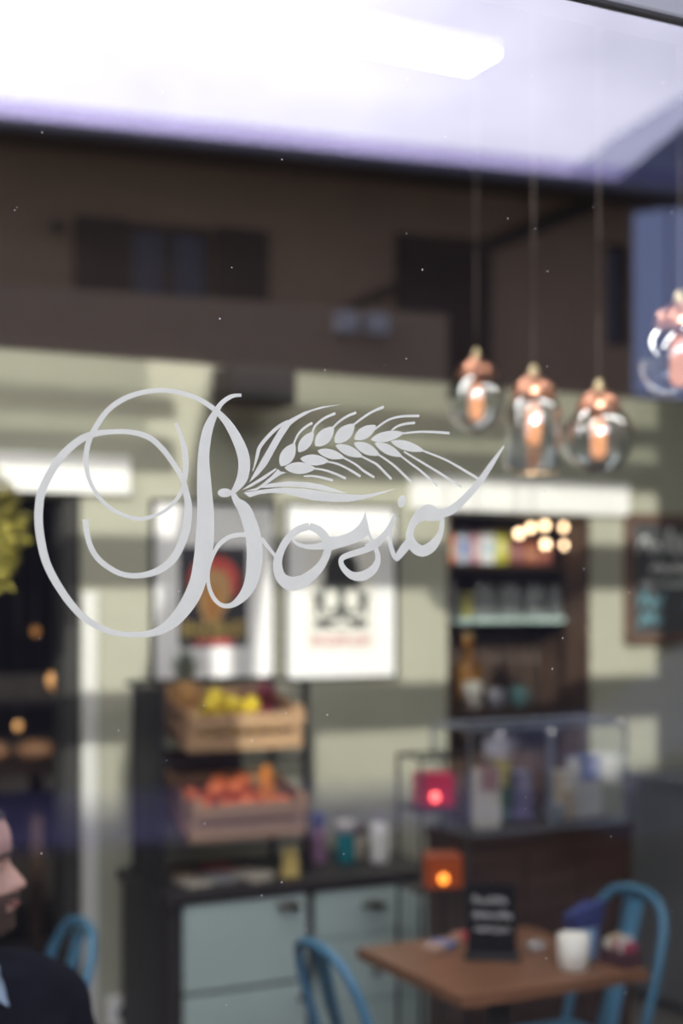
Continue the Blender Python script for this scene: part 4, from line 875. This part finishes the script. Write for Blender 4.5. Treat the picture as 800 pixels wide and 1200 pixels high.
MB().rbox((-.03, -.05, 0), (.028, .05, .004), .001).rbox((-.03, -.05, 0), (-.026, .05, .04), .001).rbox((.024, -.05, 0), (.028, .05, .04), .001).rbox((-.03, -.05, 0), (.028, -.046, .04), .001).rbox((-.03, .046, 0), (.028, .05, .04), .001).build('tray', mat('sachet_tray', (.07, .03, .04), .6), cd_)
for i, (nm, c) in enumerate([('red', (.35, .05, .10)), ('white', (.68, .66, .6)), ('red', (.3, .04, .08)), ('cream', (.6, .5, .35)), ('white', (.7, .68, .62))]):
    MB().rbox((-.022, -.042 + i * .018, .005), (.020, -.034 + i * .018, .062 + .012 * (i % 2) ), .001).build('sachet', mat('sachet_' + nm, c, .6), cd_)
lv = thing('packet', 'flat blue and white sweet packet lying on the table behind the chalk sign', 'packet', (1.985, 1.935, .7505), R(25))
MB().rbox((-.05, -.03, 0), (.05, .03, .018), .006).build('wrapper', mat('sweet_wrapper', (.46, .32, .26), .4), lv)
MB().box((-.012, -.031, .004), (.025, .031, .0186)).build('blue_band', mat('sweet_blue', (.10, .22, .50), .4), lv)
l2 = thing('packet', 'small red and cream packet lying on the table near the lantern stand', 'packet', (2.09, 1.99, .7505), R(-15))
MB().rbox((-.03, -.02, 0), (.03, .02, .02), .005).build('wrapper', mat('cream_wrapper', (.5, .3, .22), .4), l2)
MB().box((-.01, -.021, .003), (.01, .021, .0206)).build('red_band', redt, l2)
o = MB().lathe([(0, 0), (.022, 0), (.028, .018), (.026, .022), (.02, .008), (0, .008)], 18).build('dish', mat('silver_dish', (.7, .7, .7), .25, .6), None, (2.20, 1.80, .7505)); tag(o, 'tiny silver dish on the table beside the chalk sign', 'dish')

# ---- blue metal chairs
blue_m = mat('blue_enamel', (.065, .20, .33), .35, spec=.6, var=.06)
def rsq(a, r, n=4):
    p = []
    for cx, cy, s in ((a - r, a - r, 0), (-a + r, a - r, 90), (-a + r, -a + r, 180), (a - r, -a + r, 270)):
        for i in range(n + 1): p.append((cx + r * math.cos(R(s + 90 * i / n)), cy + r * math.sin(R(s + 90 * i / n))))
    return p
def make_chair(label, x, y, rz):
    t = thing('metal_chair', label, 'chair', (x, y, 0), R(rz), 'blue metal chairs')
    MB().prism(rsq(.178, .05), .435, .452, axis='z').prism(rsq(.172, .045), .41, .434, axis='z').build('seat', blue_m, t)
    for sx in (-1, 1):
        for sy in (-1, 1):
            MB().tube([(sx * .155, sy * .155, .43), (sx * .19, sy * .20, .012)], [.021, .013], 8, flat=.7).lathe([(0, 0), (.017, 0), (.017, .014), (0, .014)], 10, c=(sx * .19, sy * .2, 0)).build('leg', blue_m, t)
    hp = [(-.168, .150, .43), (-.172, .185, .56), (-.168, .222, .68), (-.150, .255, .78), (-.105, .275, .835), (-.045, .283, .853), (0, .284, .856)]
    hp = hp + [(-x_, y_, z_) for x_, y_, z_ in hp[-2::-1]]
    MB().tube(smooth_path(hp, 4), .0135, 8).build('back_hoop', blue_m, t)
    q = [(.0, .165, .45), (0, .20, .58), (0, .24, .71), (0, .272, .842)]
    v = []; f_ = []
    for i, (a, b, c) in enumerate(smooth_path(q, 4)):
        w_ = .048 - .010 * math.sin(i / 12 * math.pi)
        v += [(-w_, b, c), (0, b - .010, c), (w_, b, c), (w_, b + .004, c), (0, b - .006, c), (-w_, b + .004, c)]
    n_ = len(v) // 6
    for i in range(n_ - 1):
        for k in range(6): f_.append((i * 6 + k, i * 6 + (k + 1) % 6, (i + 1) * 6 + (k + 1) % 6, (i + 1) * 6 + k))
    f_ += [[0, 1, 2, 3, 4, 5], [(n_ - 1) * 6 + k for k in range(6)][::-1]]
    MB().add(v, f_, True).build('back_slat', blue_m, t)
    return t
ch0 = make_chair('blue metal chair at the table, its back towards the counter', 2.345, 1.905, -90)
dup(ch0, (1.795, 1.735, 0), (0, 0, R(90)), 'blue metal chair before the sideboard, back turned away from the table')
dup(ch0, (.795, 2.22, 0), (0, 0, R(-90)), 'blue metal chair by the doorway behind the bearded person')
dup(ch0, (.475, 1.13, 0), (0, 0, R(15)), 'blue metal chair the bearded person sits on')

# ---- pendant lamps
globe_m = thin_glass('smoky_globe_glass', (.72, .77, .80), 7.5, rough=.05)
fil_m = mat('amber_bulb', (1, .5, .25), .6, emit=(1.0, .36, .16), emit_s=1.6, spec=.15)
cord_m = mat('cord_brown', (.07, .055, .05), .9)
def pendant(label, x, y, z, r, shape):
    t = thing('pendant_lamp', label, 'lamp', (x, y, z), 0, 'copper capped glass pendant lamps')
    if shape == 'globe':
        pr = [(r * math.sin(a), -r * math.cos(a)) for a in [math.pi * i / 18 for i in range(0, 16)]]
        top = r * .87
    else:
        pr = [(0, -.095), (r * .85, -.095), (r, -.082), (r, .055), (r * .82, .085), (.038, .10)]; top = .10
    MB().lathe(pr, 32).build('globe', globe_m, t)
    MB().lathe([(.053, top - .012), (.056, top + .002), (.050, top + .026), (.028, top + .042), (.014, top + .05), (0, top + .05)], 24).build('cap', copper_m, t)
    MB().lathe([(.007, top + .075), (.012, top + .062), (.014, top + .048)], 12).build('cord_grip', mat('brass_grip', (.6, .5, .3), .3, .8), t)
    MB().tube([(0, 0, top + .05), (0, 0, 3.948 - z)], .0035, 6).build('cord', cord_m, t)
    MB().lathe([(0, top - .02), (.017, top - .02), (.017, top + .02)], 12).build('socket', copper_m, t)
    b0 = top - .02; L_ = .105
    MB().lathe([(.012, b0), (.02, b0 - .02), (.021, b0 - L_ + .015), (.012, b0 - L_), (0, b0 - L_ - .002)], 18).build('bulb', fil_m, t)
pendant('round glass pendant lamp hanging furthest from the window', 2.152, 2.02, 2.25, .084, 'globe')
pendant('jar shaped glass pendant lamp hanging between two round ones', 2.067, 1.617, 2.112, .071, 'jar')
pendant('round glass pendant lamp hanging beside the jar shaped one', 2.214, 1.542, 2.10, .088, 'globe')
pendant('round glass pendant lamp hanging highest, nearest the window', 1.985, .965, 2.195, .084, 'globe')

# ---- ceiling strip lights
led_m = mat('led_diffuser', (1, 1, 1), .5, emit=(1, .97, .93), emit_s=20.0)
def strip(label, x0, x1, y, z):
    t = thing('strip_light', label, 'lamp', ((x0 + x1) / 2, y, z), 0, 'white strip lights under the ceiling')
    w = (x1 - x0) / 2
    MB().rbox((-w, -.088, .012), (w, .088, .045), .004).build('housing', white_m, t)
    MB().box((-w + .006, -.082, .0), (w - .006, .082, .0118)).build('diffuser', led_m, t)
    for s in (-1, 1): MB().tube([(s * w * .8, 0, .045), (s * w * .8, 0, 3.948 - z)], .003, 6).build('wire', pewter_m, t)
strip('long white strip light hung under the ceiling before the back wall', -.3, 2.325, 2.245, 3.30)
strip('added fill strip light hung under the ceiling near the window', -.9, 1.5, .9, 3.66)  # unseen lamp added to brighten the interior
strip('added fill strip light hung near the window at the counter end', 2.12, 4.5, .9, 3.66)  # second fill lamp added out of view
strip('added fill strip light hung under the ceiling behind the bearded person', -2.7, -.6, 2.245, 3.30)  # another fill lamp added outside the frame

# ---- indoor tree by the doorway
tr = thing('potted_tree', 'small potted tree with yellow green leaves beside the dark doorway', 'plant', (.955, 2.94, 0))
MB().lathe([(0, 0), (.11, 0), (.14, .28), (.13, .28), (.12, .25), (0, .25)], 22).build('pot', mat('pot_grey_clay', (.2, .19, .18), .8), tr)
MB().tube(smooth_path([(0, 0, .25), (.01, 0, .8), (-.02, .01, 1.3), (0, 0, 1.75)], 4), [.02] * 5 + [.017] * 4 + [.012] * 4, 8).build('trunk', stemb_m, tr)
lf = MB(); rr = random.Random(4)
for i in range(1500):
    d_ = Vector((rr.gauss(0, 1), rr.gauss(0, 1), rr.gauss(0, 1))).normalized() * (rr.random() ** .4)
    p = Vector((d_.x * .15, d_.y * .15, 1.90 + d_.z * .21)); a = Vector((rr.gauss(0, 1), rr.gauss(0, 1), rr.gauss(0, .6) - .3)).normalized(); s_ = a.cross(Vector((rr.gauss(0, 1), rr.gauss(0, 1), rr.gauss(0, 1)))).normalized() * .011
    lf.add([p, p + a * .02 + s_, p + a * .042, p + a * .02 - s_], [(0, 1, 2, 3)])
o = lf.build('foliage', mat('leaf_yellow_green', (.33, .29, .05), .5, var=.3, scale=5), tr); o['kind'] = 'stuff'

# ---- dim back room
bt = thing('sideboard_table', 'dim brown table with bread loaves in the back room behind the doorway', 'table', (1.33, 4.55, 0))
bw_m = mat('back_table_wood', (.06, .032, .022), .7, var=.2)
for k in range(4): MB().rbox((-.5, -.25 + k * .125, .98), (.34, -.128 + k * .125, 1.02), .002).build('plank', bw_m, bt)
for sx in (-.46, .30):
    for sy in (-.21, .21): MB().rbox((sx - .025, sy - .025, 0), (sx + .025, sy + .025, .98), .003).build('leg', bw_m, bt)
bread_m = mat('crust', (.17, .08, .035), .7, var=.25, scale=15)
for i, (x, y, wd) in enumerate([(1.0, 4.5, 'nearest the room corner'), (1.2, 4.48, 'second along the table'), (1.38, 4.5, 'third along the table'), (1.55, 4.46, 'at the table end by the door frame')]):
    o = MB().ball((0, 0, .047), (.06, .085, .045), 16, 10).build('bread_loaf', bread_m, None, (x, y, 1.0195), (0, 0, R(20 * i))); tag(o, 'brown bread loaf on the back room table, ' + wd, 'bread', 'bread loaves in the back room')
def amber(label, x, y, z, r, s):
    t = thing('pendant_lamp', label, 'lamp', (x, y, z), 0, 'dim amber lamps in the back room')
    MB().ball((0, 0, 0), (r, r, r * 1.25), 16, 10).build('bulb', mat('amber_' + str(s), (1, .5, .2), .4, emit=(1, .42, .10), emit_s=s), t)
    MB().lathe([(r * .6, r * 1.0), (r * .5, r * 1.5), (.012, r * 1.9), (0, r * 1.9)], 14).build('cap', ink_m, t)
    MB().tube([(0, 0, r * 1.8), (0, 0, 2.79 - z)], .004, 6).build('cord', ink_m, t)
amber('tiny amber lamp glowing high in the dark back room', 1.545, 4.45, 1.56, .018, .4)
amber('oblong amber lamp glowing by the door frame in the back room', 1.64, 4.5, 1.35, .035, .30)
amber('faint amber lamp glowing just above the bread loaves', 1.49, 4.52, 1.165, .018, .2)

# ---- dark rucksack on the floor
bgk = thing('rucksack', 'dark navy rucksack standing on the floor behind the blue chair', 'bag', (2.76, 1.72, 0), R(20))
nv = mat('navy_cloth', (.014, .016, .035), .9, var=.2, scale=30)
MB().rbox((-.15, -.09, 0), (.15, .09, .44), .05).build('body', nv, bgk)
MB().rbox((-.11, -.125, .04), (.11, -.088, .24), .02).build('pocket', nv, bgk)
MB().tube(smooth_path([(-.05, 0, .43), (-.04, 0, .48), (.04, 0, .48), (.05, 0, .43)], 4), .01, 8).build('handle', ink_m, bgk)

# ---- low grey cupboard along the wall under the chalkboard
lc = thing('low_cupboard', 'low dark grey cupboard against the wall under the chalkboard', 'cabinet', (4.55, 3.27, 0))
gc_m = mat('cupboard_grey', (.15, .155, .17), .6, var=.1)
MB().box((-.72, -.2, .05), (.72, .22, .93)).build('body', gc_m, lc)
MB().rbox((-.74, -.22, .932), (.74, .225, .96), .004).build('worktop', gc_m, lc)
for k in range(3):
    dd = MB().rbox((-.71 + k * .475, -.218, .08), (-.25 + k * .475, -.201, .91), .003).build('door', gc_m, lc)
    MB().tube([(-.29 + k * .475, -.235, .7), (-.29 + k * .475, -.235, .84)], .006, 8).box((-.294 + k * .475, -.235, .70), (-.286 + k * .475, -.218, .71)).box((-.294 + k * .475, -.235, .83), (-.286 + k * .475, -.218, .84)).build('handle', pewter_m, dd)
MB().box((1.575, 3.285, .96), (1.975, 3.292, 1.17)).build('back_panel', mat('maroon_board', (.055, .016, .014), .8), rack, (-1.855, -3.18, -.75))


# ================================================================ THE BEARDED PERSON
DG = None
def skinned(chains, levels=2):
    """chains: list of (points with radius); the first point of later chains joins the nearest earlier point"""
    me = bpy.data.meshes.new('tmp_skin'); vs = []; rs = []; es = []
    for ch in chains:
        prev = None
        for i, (p, r) in enumerate(ch):
            p = Vector(p); hit = None
            if i == 0:
                for k, q in enumerate(vs):
                    if (q - p).length < 1e-4: hit = k
            if hit is None:
                vs.append(p); rs.append(r); hit = len(vs) - 1
            if prev is not None: es.append((prev, hit))
            prev = hit
    me.from_pydata([v[:] for v in vs], es, [])
    o = bpy.data.objects.new('tmp_skin', me); COL.objects.link(o)
    o.modifiers.new('skin', 'SKIN')
    sk = me.skin_vertices[0].data
    for i, r in enumerate(rs): sk[i].radius = (r, r); sk[i].use_root = (i == 0)
    s = o.modifiers.new('sub', 'SUBSURF'); s.levels = levels; s.render_levels = levels
    return o
def bake(objs, name, m, voxel=None, smooth=0):
    dg = bpy.context.evaluated_depsgraph_get()
    bm = bmesh.new()
    for o in objs:
        ev = o.evaluated_get(dg); me = ev.to_mesh()
        me.transform(o.matrix_world); bm.from_mesh(me); ev.to_mesh_clear()
    for o in objs: bpy.data.objects.remove(o, do_unlink=True)
    me = bpy.data.meshes.new(name); bm.to_mesh(me); bm.free()
    o = bpy.data.objects.new(name, me); COL.objects.link(o)
    if voxel:
        r_ = o.modifiers.new('remesh', 'REMESH'); r_.mode = 'VOXEL'; r_.voxel_size = voxel
        if smooth: s_ = o.modifiers.new('smooth', 'SMOOTH'); s_.iterations = smooth; s_.factor = .5
        dg = bpy.context.evaluated_depsgraph_get(); ev = o.evaluated_get(dg)
        me2 = bpy.data.meshes.new_from_object(ev); o.modifiers.clear(); o.data = me2; me2.name = name
        bpy.data.meshes.remove(me)
    o.data.materials.clear(); o.data.materials.append(m)
    for p in o.data.polygons: p.use_smooth = True
    return o
YAW = R(54)
HEAD = Matrix.Translation((0.0, -0.035, 1.150)) @ Matrix.Rotation(YAW, 4, 'Z')
PROF = [(-.012, .058, .00, .030), (.0, .080, .01, .036), (.012, .090, .02, .045), (.026, .092, .035, .053), (.040, .095, .05, .059), (.055, .098, .062, .063), (.072, .093, .075, .068), (.090, .084, .085, .071), (.105, .080, .090, .073), (.120, .081, .094, .075), (.135, .090, .097, .076), (.15, .093, .099, .077), (.17, .090, .100, .076), (.19, .080, .096, .072), (.205, .066, .086, .064), (.22, .044, .066, .048), (.232, .016, .034, .022)]
def head_shape(grow=0.0, z0=-9, z1=9, face=True, amin=0, hairline=None):
    vs = []; fs = []; NA = 48; pr = smooth_path(PROF, 4); n = 0
    for z, f_, b, w in pr:
        if not (z0 <= z <= z1): continue
        for k in range(NA):
            a = 2 * math.pi * k / NA; ca, sa = math.cos(a), math.sin(a)
            y = -(f_ + grow) * ca if ca > 0 else -(b + grow) * ca; x = (w + grow) * sa
            if face and ca > 0:
                g_ = lambda u, s: math.exp(-(u / s) ** 2)
                lx = x
                nose = .028 * g_(z - .081, .012) + .022 * g_(z - .098, .014) + .010 * g_(z - .115, .014)
                y -= nose * g_(lx, .013 + .004 * g_(z - .078, .012))
                for s in (-1, 1): y += .013 * g_(lx - s * .032, .014) * g_(z - .117, .011)
                y -= .006 * g_(lx, .024) * (g_(z - .045, .006) + g_(z - .058, .005)) - .005 * g_(lx, .025) * g_(z - .0515, .003)
                y -= .005 * g_(lx, .02) * g_(z - .012, .012)
            vs.append((x, y, z))
        n += 1
    for i in range(n - 1):
        for k in range(NA):
            q = (k + 1) % NA; fs.append((i * NA + k, i * NA + q, (i + 1) * NA + q, (i + 1) * NA + k))
    fs.append([k for k in range(NA)][::-1]); fs.append([(n - 1) * NA + k for k in range(NA)])
    return vs, fs
skin_m = mat('skin', (.66, .40, .33), .5, var=.06, scale=25)
P_LOC = Vector((.494, 1.072, -.012)); P_ROT = R(15)
tmp = MB().add(*head_shape(), True).build('tmp_head', skin_m); tmp.matrix_world = HEAD
ears = []
for s in (-1, 1):
    e_ = MB().ball((s * .078, .008, .10), (.009, .018, .030), 12, 8, M=HEAD).build('tmp_ear', skin_m); ears.append(e_)
body = skinned([
    [((0, .02, .585), .115), ((0, .03, .70), .115), ((0, .015, .88), .125), ((0, 0, 1.00), .10), ((0, -.005, 1.06), .062), ((0, -.025, 1.13), .056), ((0, -.03, 1.20), .05)],
    [((0, 0, 1.00), .10), ((.13, .005, 1.015), .062), ((.195, .01, .985), .056), ((.255, -.03, .78), .044), ((.19, -.21, .645), .036), ((.15, -.30, .62), .028)],
    [((0, 0, 1.00), .10), ((-.13, .005, 1.015), .062), ((-.195, .01, .985), .056), ((-.255, -.03, .78), .044), ((-.19, -.21, .645), .036), ((-.15, -.30, .62), .028)],
    [((0, .02, .585), .115), ((.10, -.01, .575), .085), ((.13, -.40, .54), .060), ((.13, -.40, .30), .052), ((.13, -.385, .10), .036), ((.13, -.47, .05), .034), ((.13, -.55, .035), .026)],
    [((0, .02, .585), .115), ((-.10, -.01, .575), .085), ((-.13, -.40, .54), .060), ((-.13, -.40, .30), .052), ((-.13, -.385, .10), .036), ((-.13, -.47, .05), .034), ((-.13, -.55, .035), .026)]])
hands = []
for s in (-1, 1):
    w0 = Vector((s * .15, -.30, .62)); fw = Vector((-s * .25, -.95, -.12)).normalized(); sd = Vector((fw.y, -fw.x, 0)).normalized() * s; up = Vector((0, 0, 1))
    ch = [[(w0, .022), (w0 + fw * .045, .030), (w0 + fw * .085, .030)]]
    for j, (off, ln) in enumerate([(-.030, .062), (-.010, .074), (.010, .070), (.029, .054)]):
        b_ = w0 + fw * .085 + sd * off
        ch.append([(w0 + fw * .05 + sd * off * .7, .012), (b_, .0095), (b_ + fw * ln * .45 + up * .004, .0088), (b_ + fw * ln * .78 - up * .010, .008), (b_ + fw * ln - up * .022, .007)])
    ch.append([(w0 + fw * .02 - sd * .018, .013), (w0 + fw * .045 - sd * .046, .011), (w0 + fw * .075 - sd * .058 - up * .006, .0095), (w0 + fw * .098 - sd * .058 - up * .012, .008)])
    for c_ in ch: hands.append(skinned([c_], 1))
bpy.context.view_layer.update()
man = bake([body, tmp] + ears + hands, 'person', skin_m, voxel=.0055, smooth=3)
man.location = P_LOC; man.rotation_euler = (0, 0, P_ROT)
tag(man, 'bearded person in a navy jacket seated by the window, face in profile', 'person')
jk = mat('navy_jacket', (.007, .008, .016), .95, spec=.08, var=.2, scale=20)
j = skinned([
    [((0, .02, .60), .145), ((0, .03, .72), .155), ((0, .018, .88), .160), ((0, .006, 1.00), .130), ((0, .0, 1.06), .092), ((0, -.008, 1.095), .080)],
    [((0, .006, 1.00), .130), ((.205, .01, .995), .080), ((.262, -.03, .78), .064), ((.20, -.20, .652), .052), ((.165, -.275, .625), .044)],
    [((0, .006, 1.00), .130), ((-.205, .01, .985), .080), ((-.262, -.03, .78), .064), ((-.20, -.20, .652), .052), ((-.165, -.275, .625), .044)]])
yoke = MB().ball((.10, .0, 1.015), (.135, .10, .088), 20, 12).ball((-.10, .0, 1.005), (.135, .10, .082), 20, 12).ball((0, .01, .90), (.185, .145, .16), 20, 12).ball((.205, .005, .975), (.075, .075, .085), 16, 10).ball((-.205, .005, .965), (.075, .075, .085), 16, 10).build('tmp_yoke', jk)
bpy.context.view_layer.update()
jo = bake([j, yoke], 'jacket', jk, voxel=.01, smooth=2); jo.parent = man
tr_ = skinned([[((0, .02, .595), .125), ((.10, -.01, .575), .09), ((.13, -.40, .54), .078), ((.13, -.40, .30), .066), ((.13, -.385, .09), .056)],
    [((0, .02, .595), .125), ((-.10, -.01, .575), .09), ((-.13, -.40, .54), .078), ((-.13, -.40, .30), .066), ((-.13, -.385, .09), .056)]])
bpy.context.view_layer.update()
to = bake([tr_], 'trousers', mat('dark_denim', (.03, .035, .05), .9), voxel=.012, smooth=2); to.parent = man
for s in (-1, 1):
    sh = skinned([[((s * .13, -.37, .055), .048), ((s * .13, -.46, .045), .046), ((s * .13, -.56, .038), .036)]], 2)
    bpy.context.view_layer.update()
    so_ = bake([sh], 'shoe', ink_m); so_.parent = man
# shirt collar: a pale blue band round the neck with two points
col_m = mat('pale_blue_shirt', (.34, .45, .60), .8)
cm = MB(); cv_ = []; N_ = 22
for i in range(N_):
    a = R(-62 + 304 * i / (N_ - 1))
    cx_, sy_ = math.cos(a), math.sin(a)
    drop = .016 * max(0, -sy_)
    for rr_, zz_ in ((.076, 1.065 - drop), (.066, 1.122 - drop), (.071, 1.124 - drop), (.083, 1.068 - drop)): cv_.append((rr_ * cx_, -.014 + rr_ * sy_ * .95, zz_))
cm.add(cv_, [(i * 4 + k, i * 4 + (k + 1) % 4, i * 4 + 4 + (k + 1) % 4, i * 4 + 4 + k) for i in range(N_ - 1) for k in range(4)], True)
for s in (-1, 1):
    p0 = Vector((s * .034, -.078, 1.108)); p1 = Vector((s * .072, -.055, 1.085)); p2 = Vector((s * .055, -.118, 1.035)); p3 = Vector((s * .020, -.103, 1.062)); n_ = Vector((0, .006, .003))
    cm.add([p0, p1, p2, p3, p0 + n_, p1 + n_, p2 + n_, p3 + n_], [(0, 1, 2, 3), (7, 6, 5, 4), (0, 4, 5, 1), (1, 5, 6, 2), (2, 6, 7, 3), (3, 7, 4, 0)])
cm.build('shirt_collar', col_m, man)
hair_m = mat('dark_brown_hair', (.030, .020, .016), .7, var=.3, scale=60)
# beard: a shell over jaw and chin, hair: short cap over crown and back
vs, fs = head_shape(.005, -.012, .075)
keep = []
def hz(v): return v[2]
def beard_ok(f_):
    c = [sum(vs[i][q] for i in f_) / len(f_) for q in range(3)]
    if len(f_) > 4: return c[2] < 0
    x, y, z = c
    if y > .01 : return False
    if abs(x) > .052: return z < .075
    mouth = abs(x) < .026 and .040 < z < .060
    return (z < .040 or (z < .072 and (abs(x) > .030 or .060 < z < .070))) and not mouth
MB().add(vs, [f_ for f_ in fs if beard_ok(f_)], True, HEAD).build('beard', mat('brown_beard', (.085, .05, .04), .8, var=.3, scale=60), man)
vs, fs = head_shape(.006, .075, 1.0, face=False)
MB().add(vs, [f_ for f_ in fs if (lambda c: (c[1] > -.02 and c[2] > .095) or (c[1] > .03) or c[2] > .195)([sum(vs[i][q] for i in f_) / len(f_) for q in range(3)])], True, HEAD).build('hair', hair_m, man)
for s in (-1, 1):
    ey = MB().ball((s * .032, -.0695, .116), .0108, 14, 10, M=HEAD).build('eye', mat('eye_white', (.75, .72, .68), .2), man)
    MB().ball((s * .032, -.0768, .1155), (.0062, .0042, .0062), 10, 6, M=HEAD).build('iris', mat('iris_brown', (.05, .03, .02), .2), ey)
    MB().ball((s * .032, -.0690, .1175), (.0125, .0122, .0100), 14, 8, M=HEAD).build('eyelid', skin_m, man)
    MB().tube([HEAD @ Vector((s * .018, -.094, .133)), HEAD @ Vector((s * .034, -.092, .138)), HEAD @ Vector((s * .052, -.074, .132))], [.003, .0035, .002], 6).build('eyebrow', hair_m, man)
MB().tube([HEAD @ Vector((-.022, -.093, .0515)), HEAD @ Vector((0, -.1025, .050)), HEAD @ Vector((.022, -.093, .0515))], [.003, .0055, .003], 8).build('lips', mat('lips', (.40, .15, .13), .4), man)
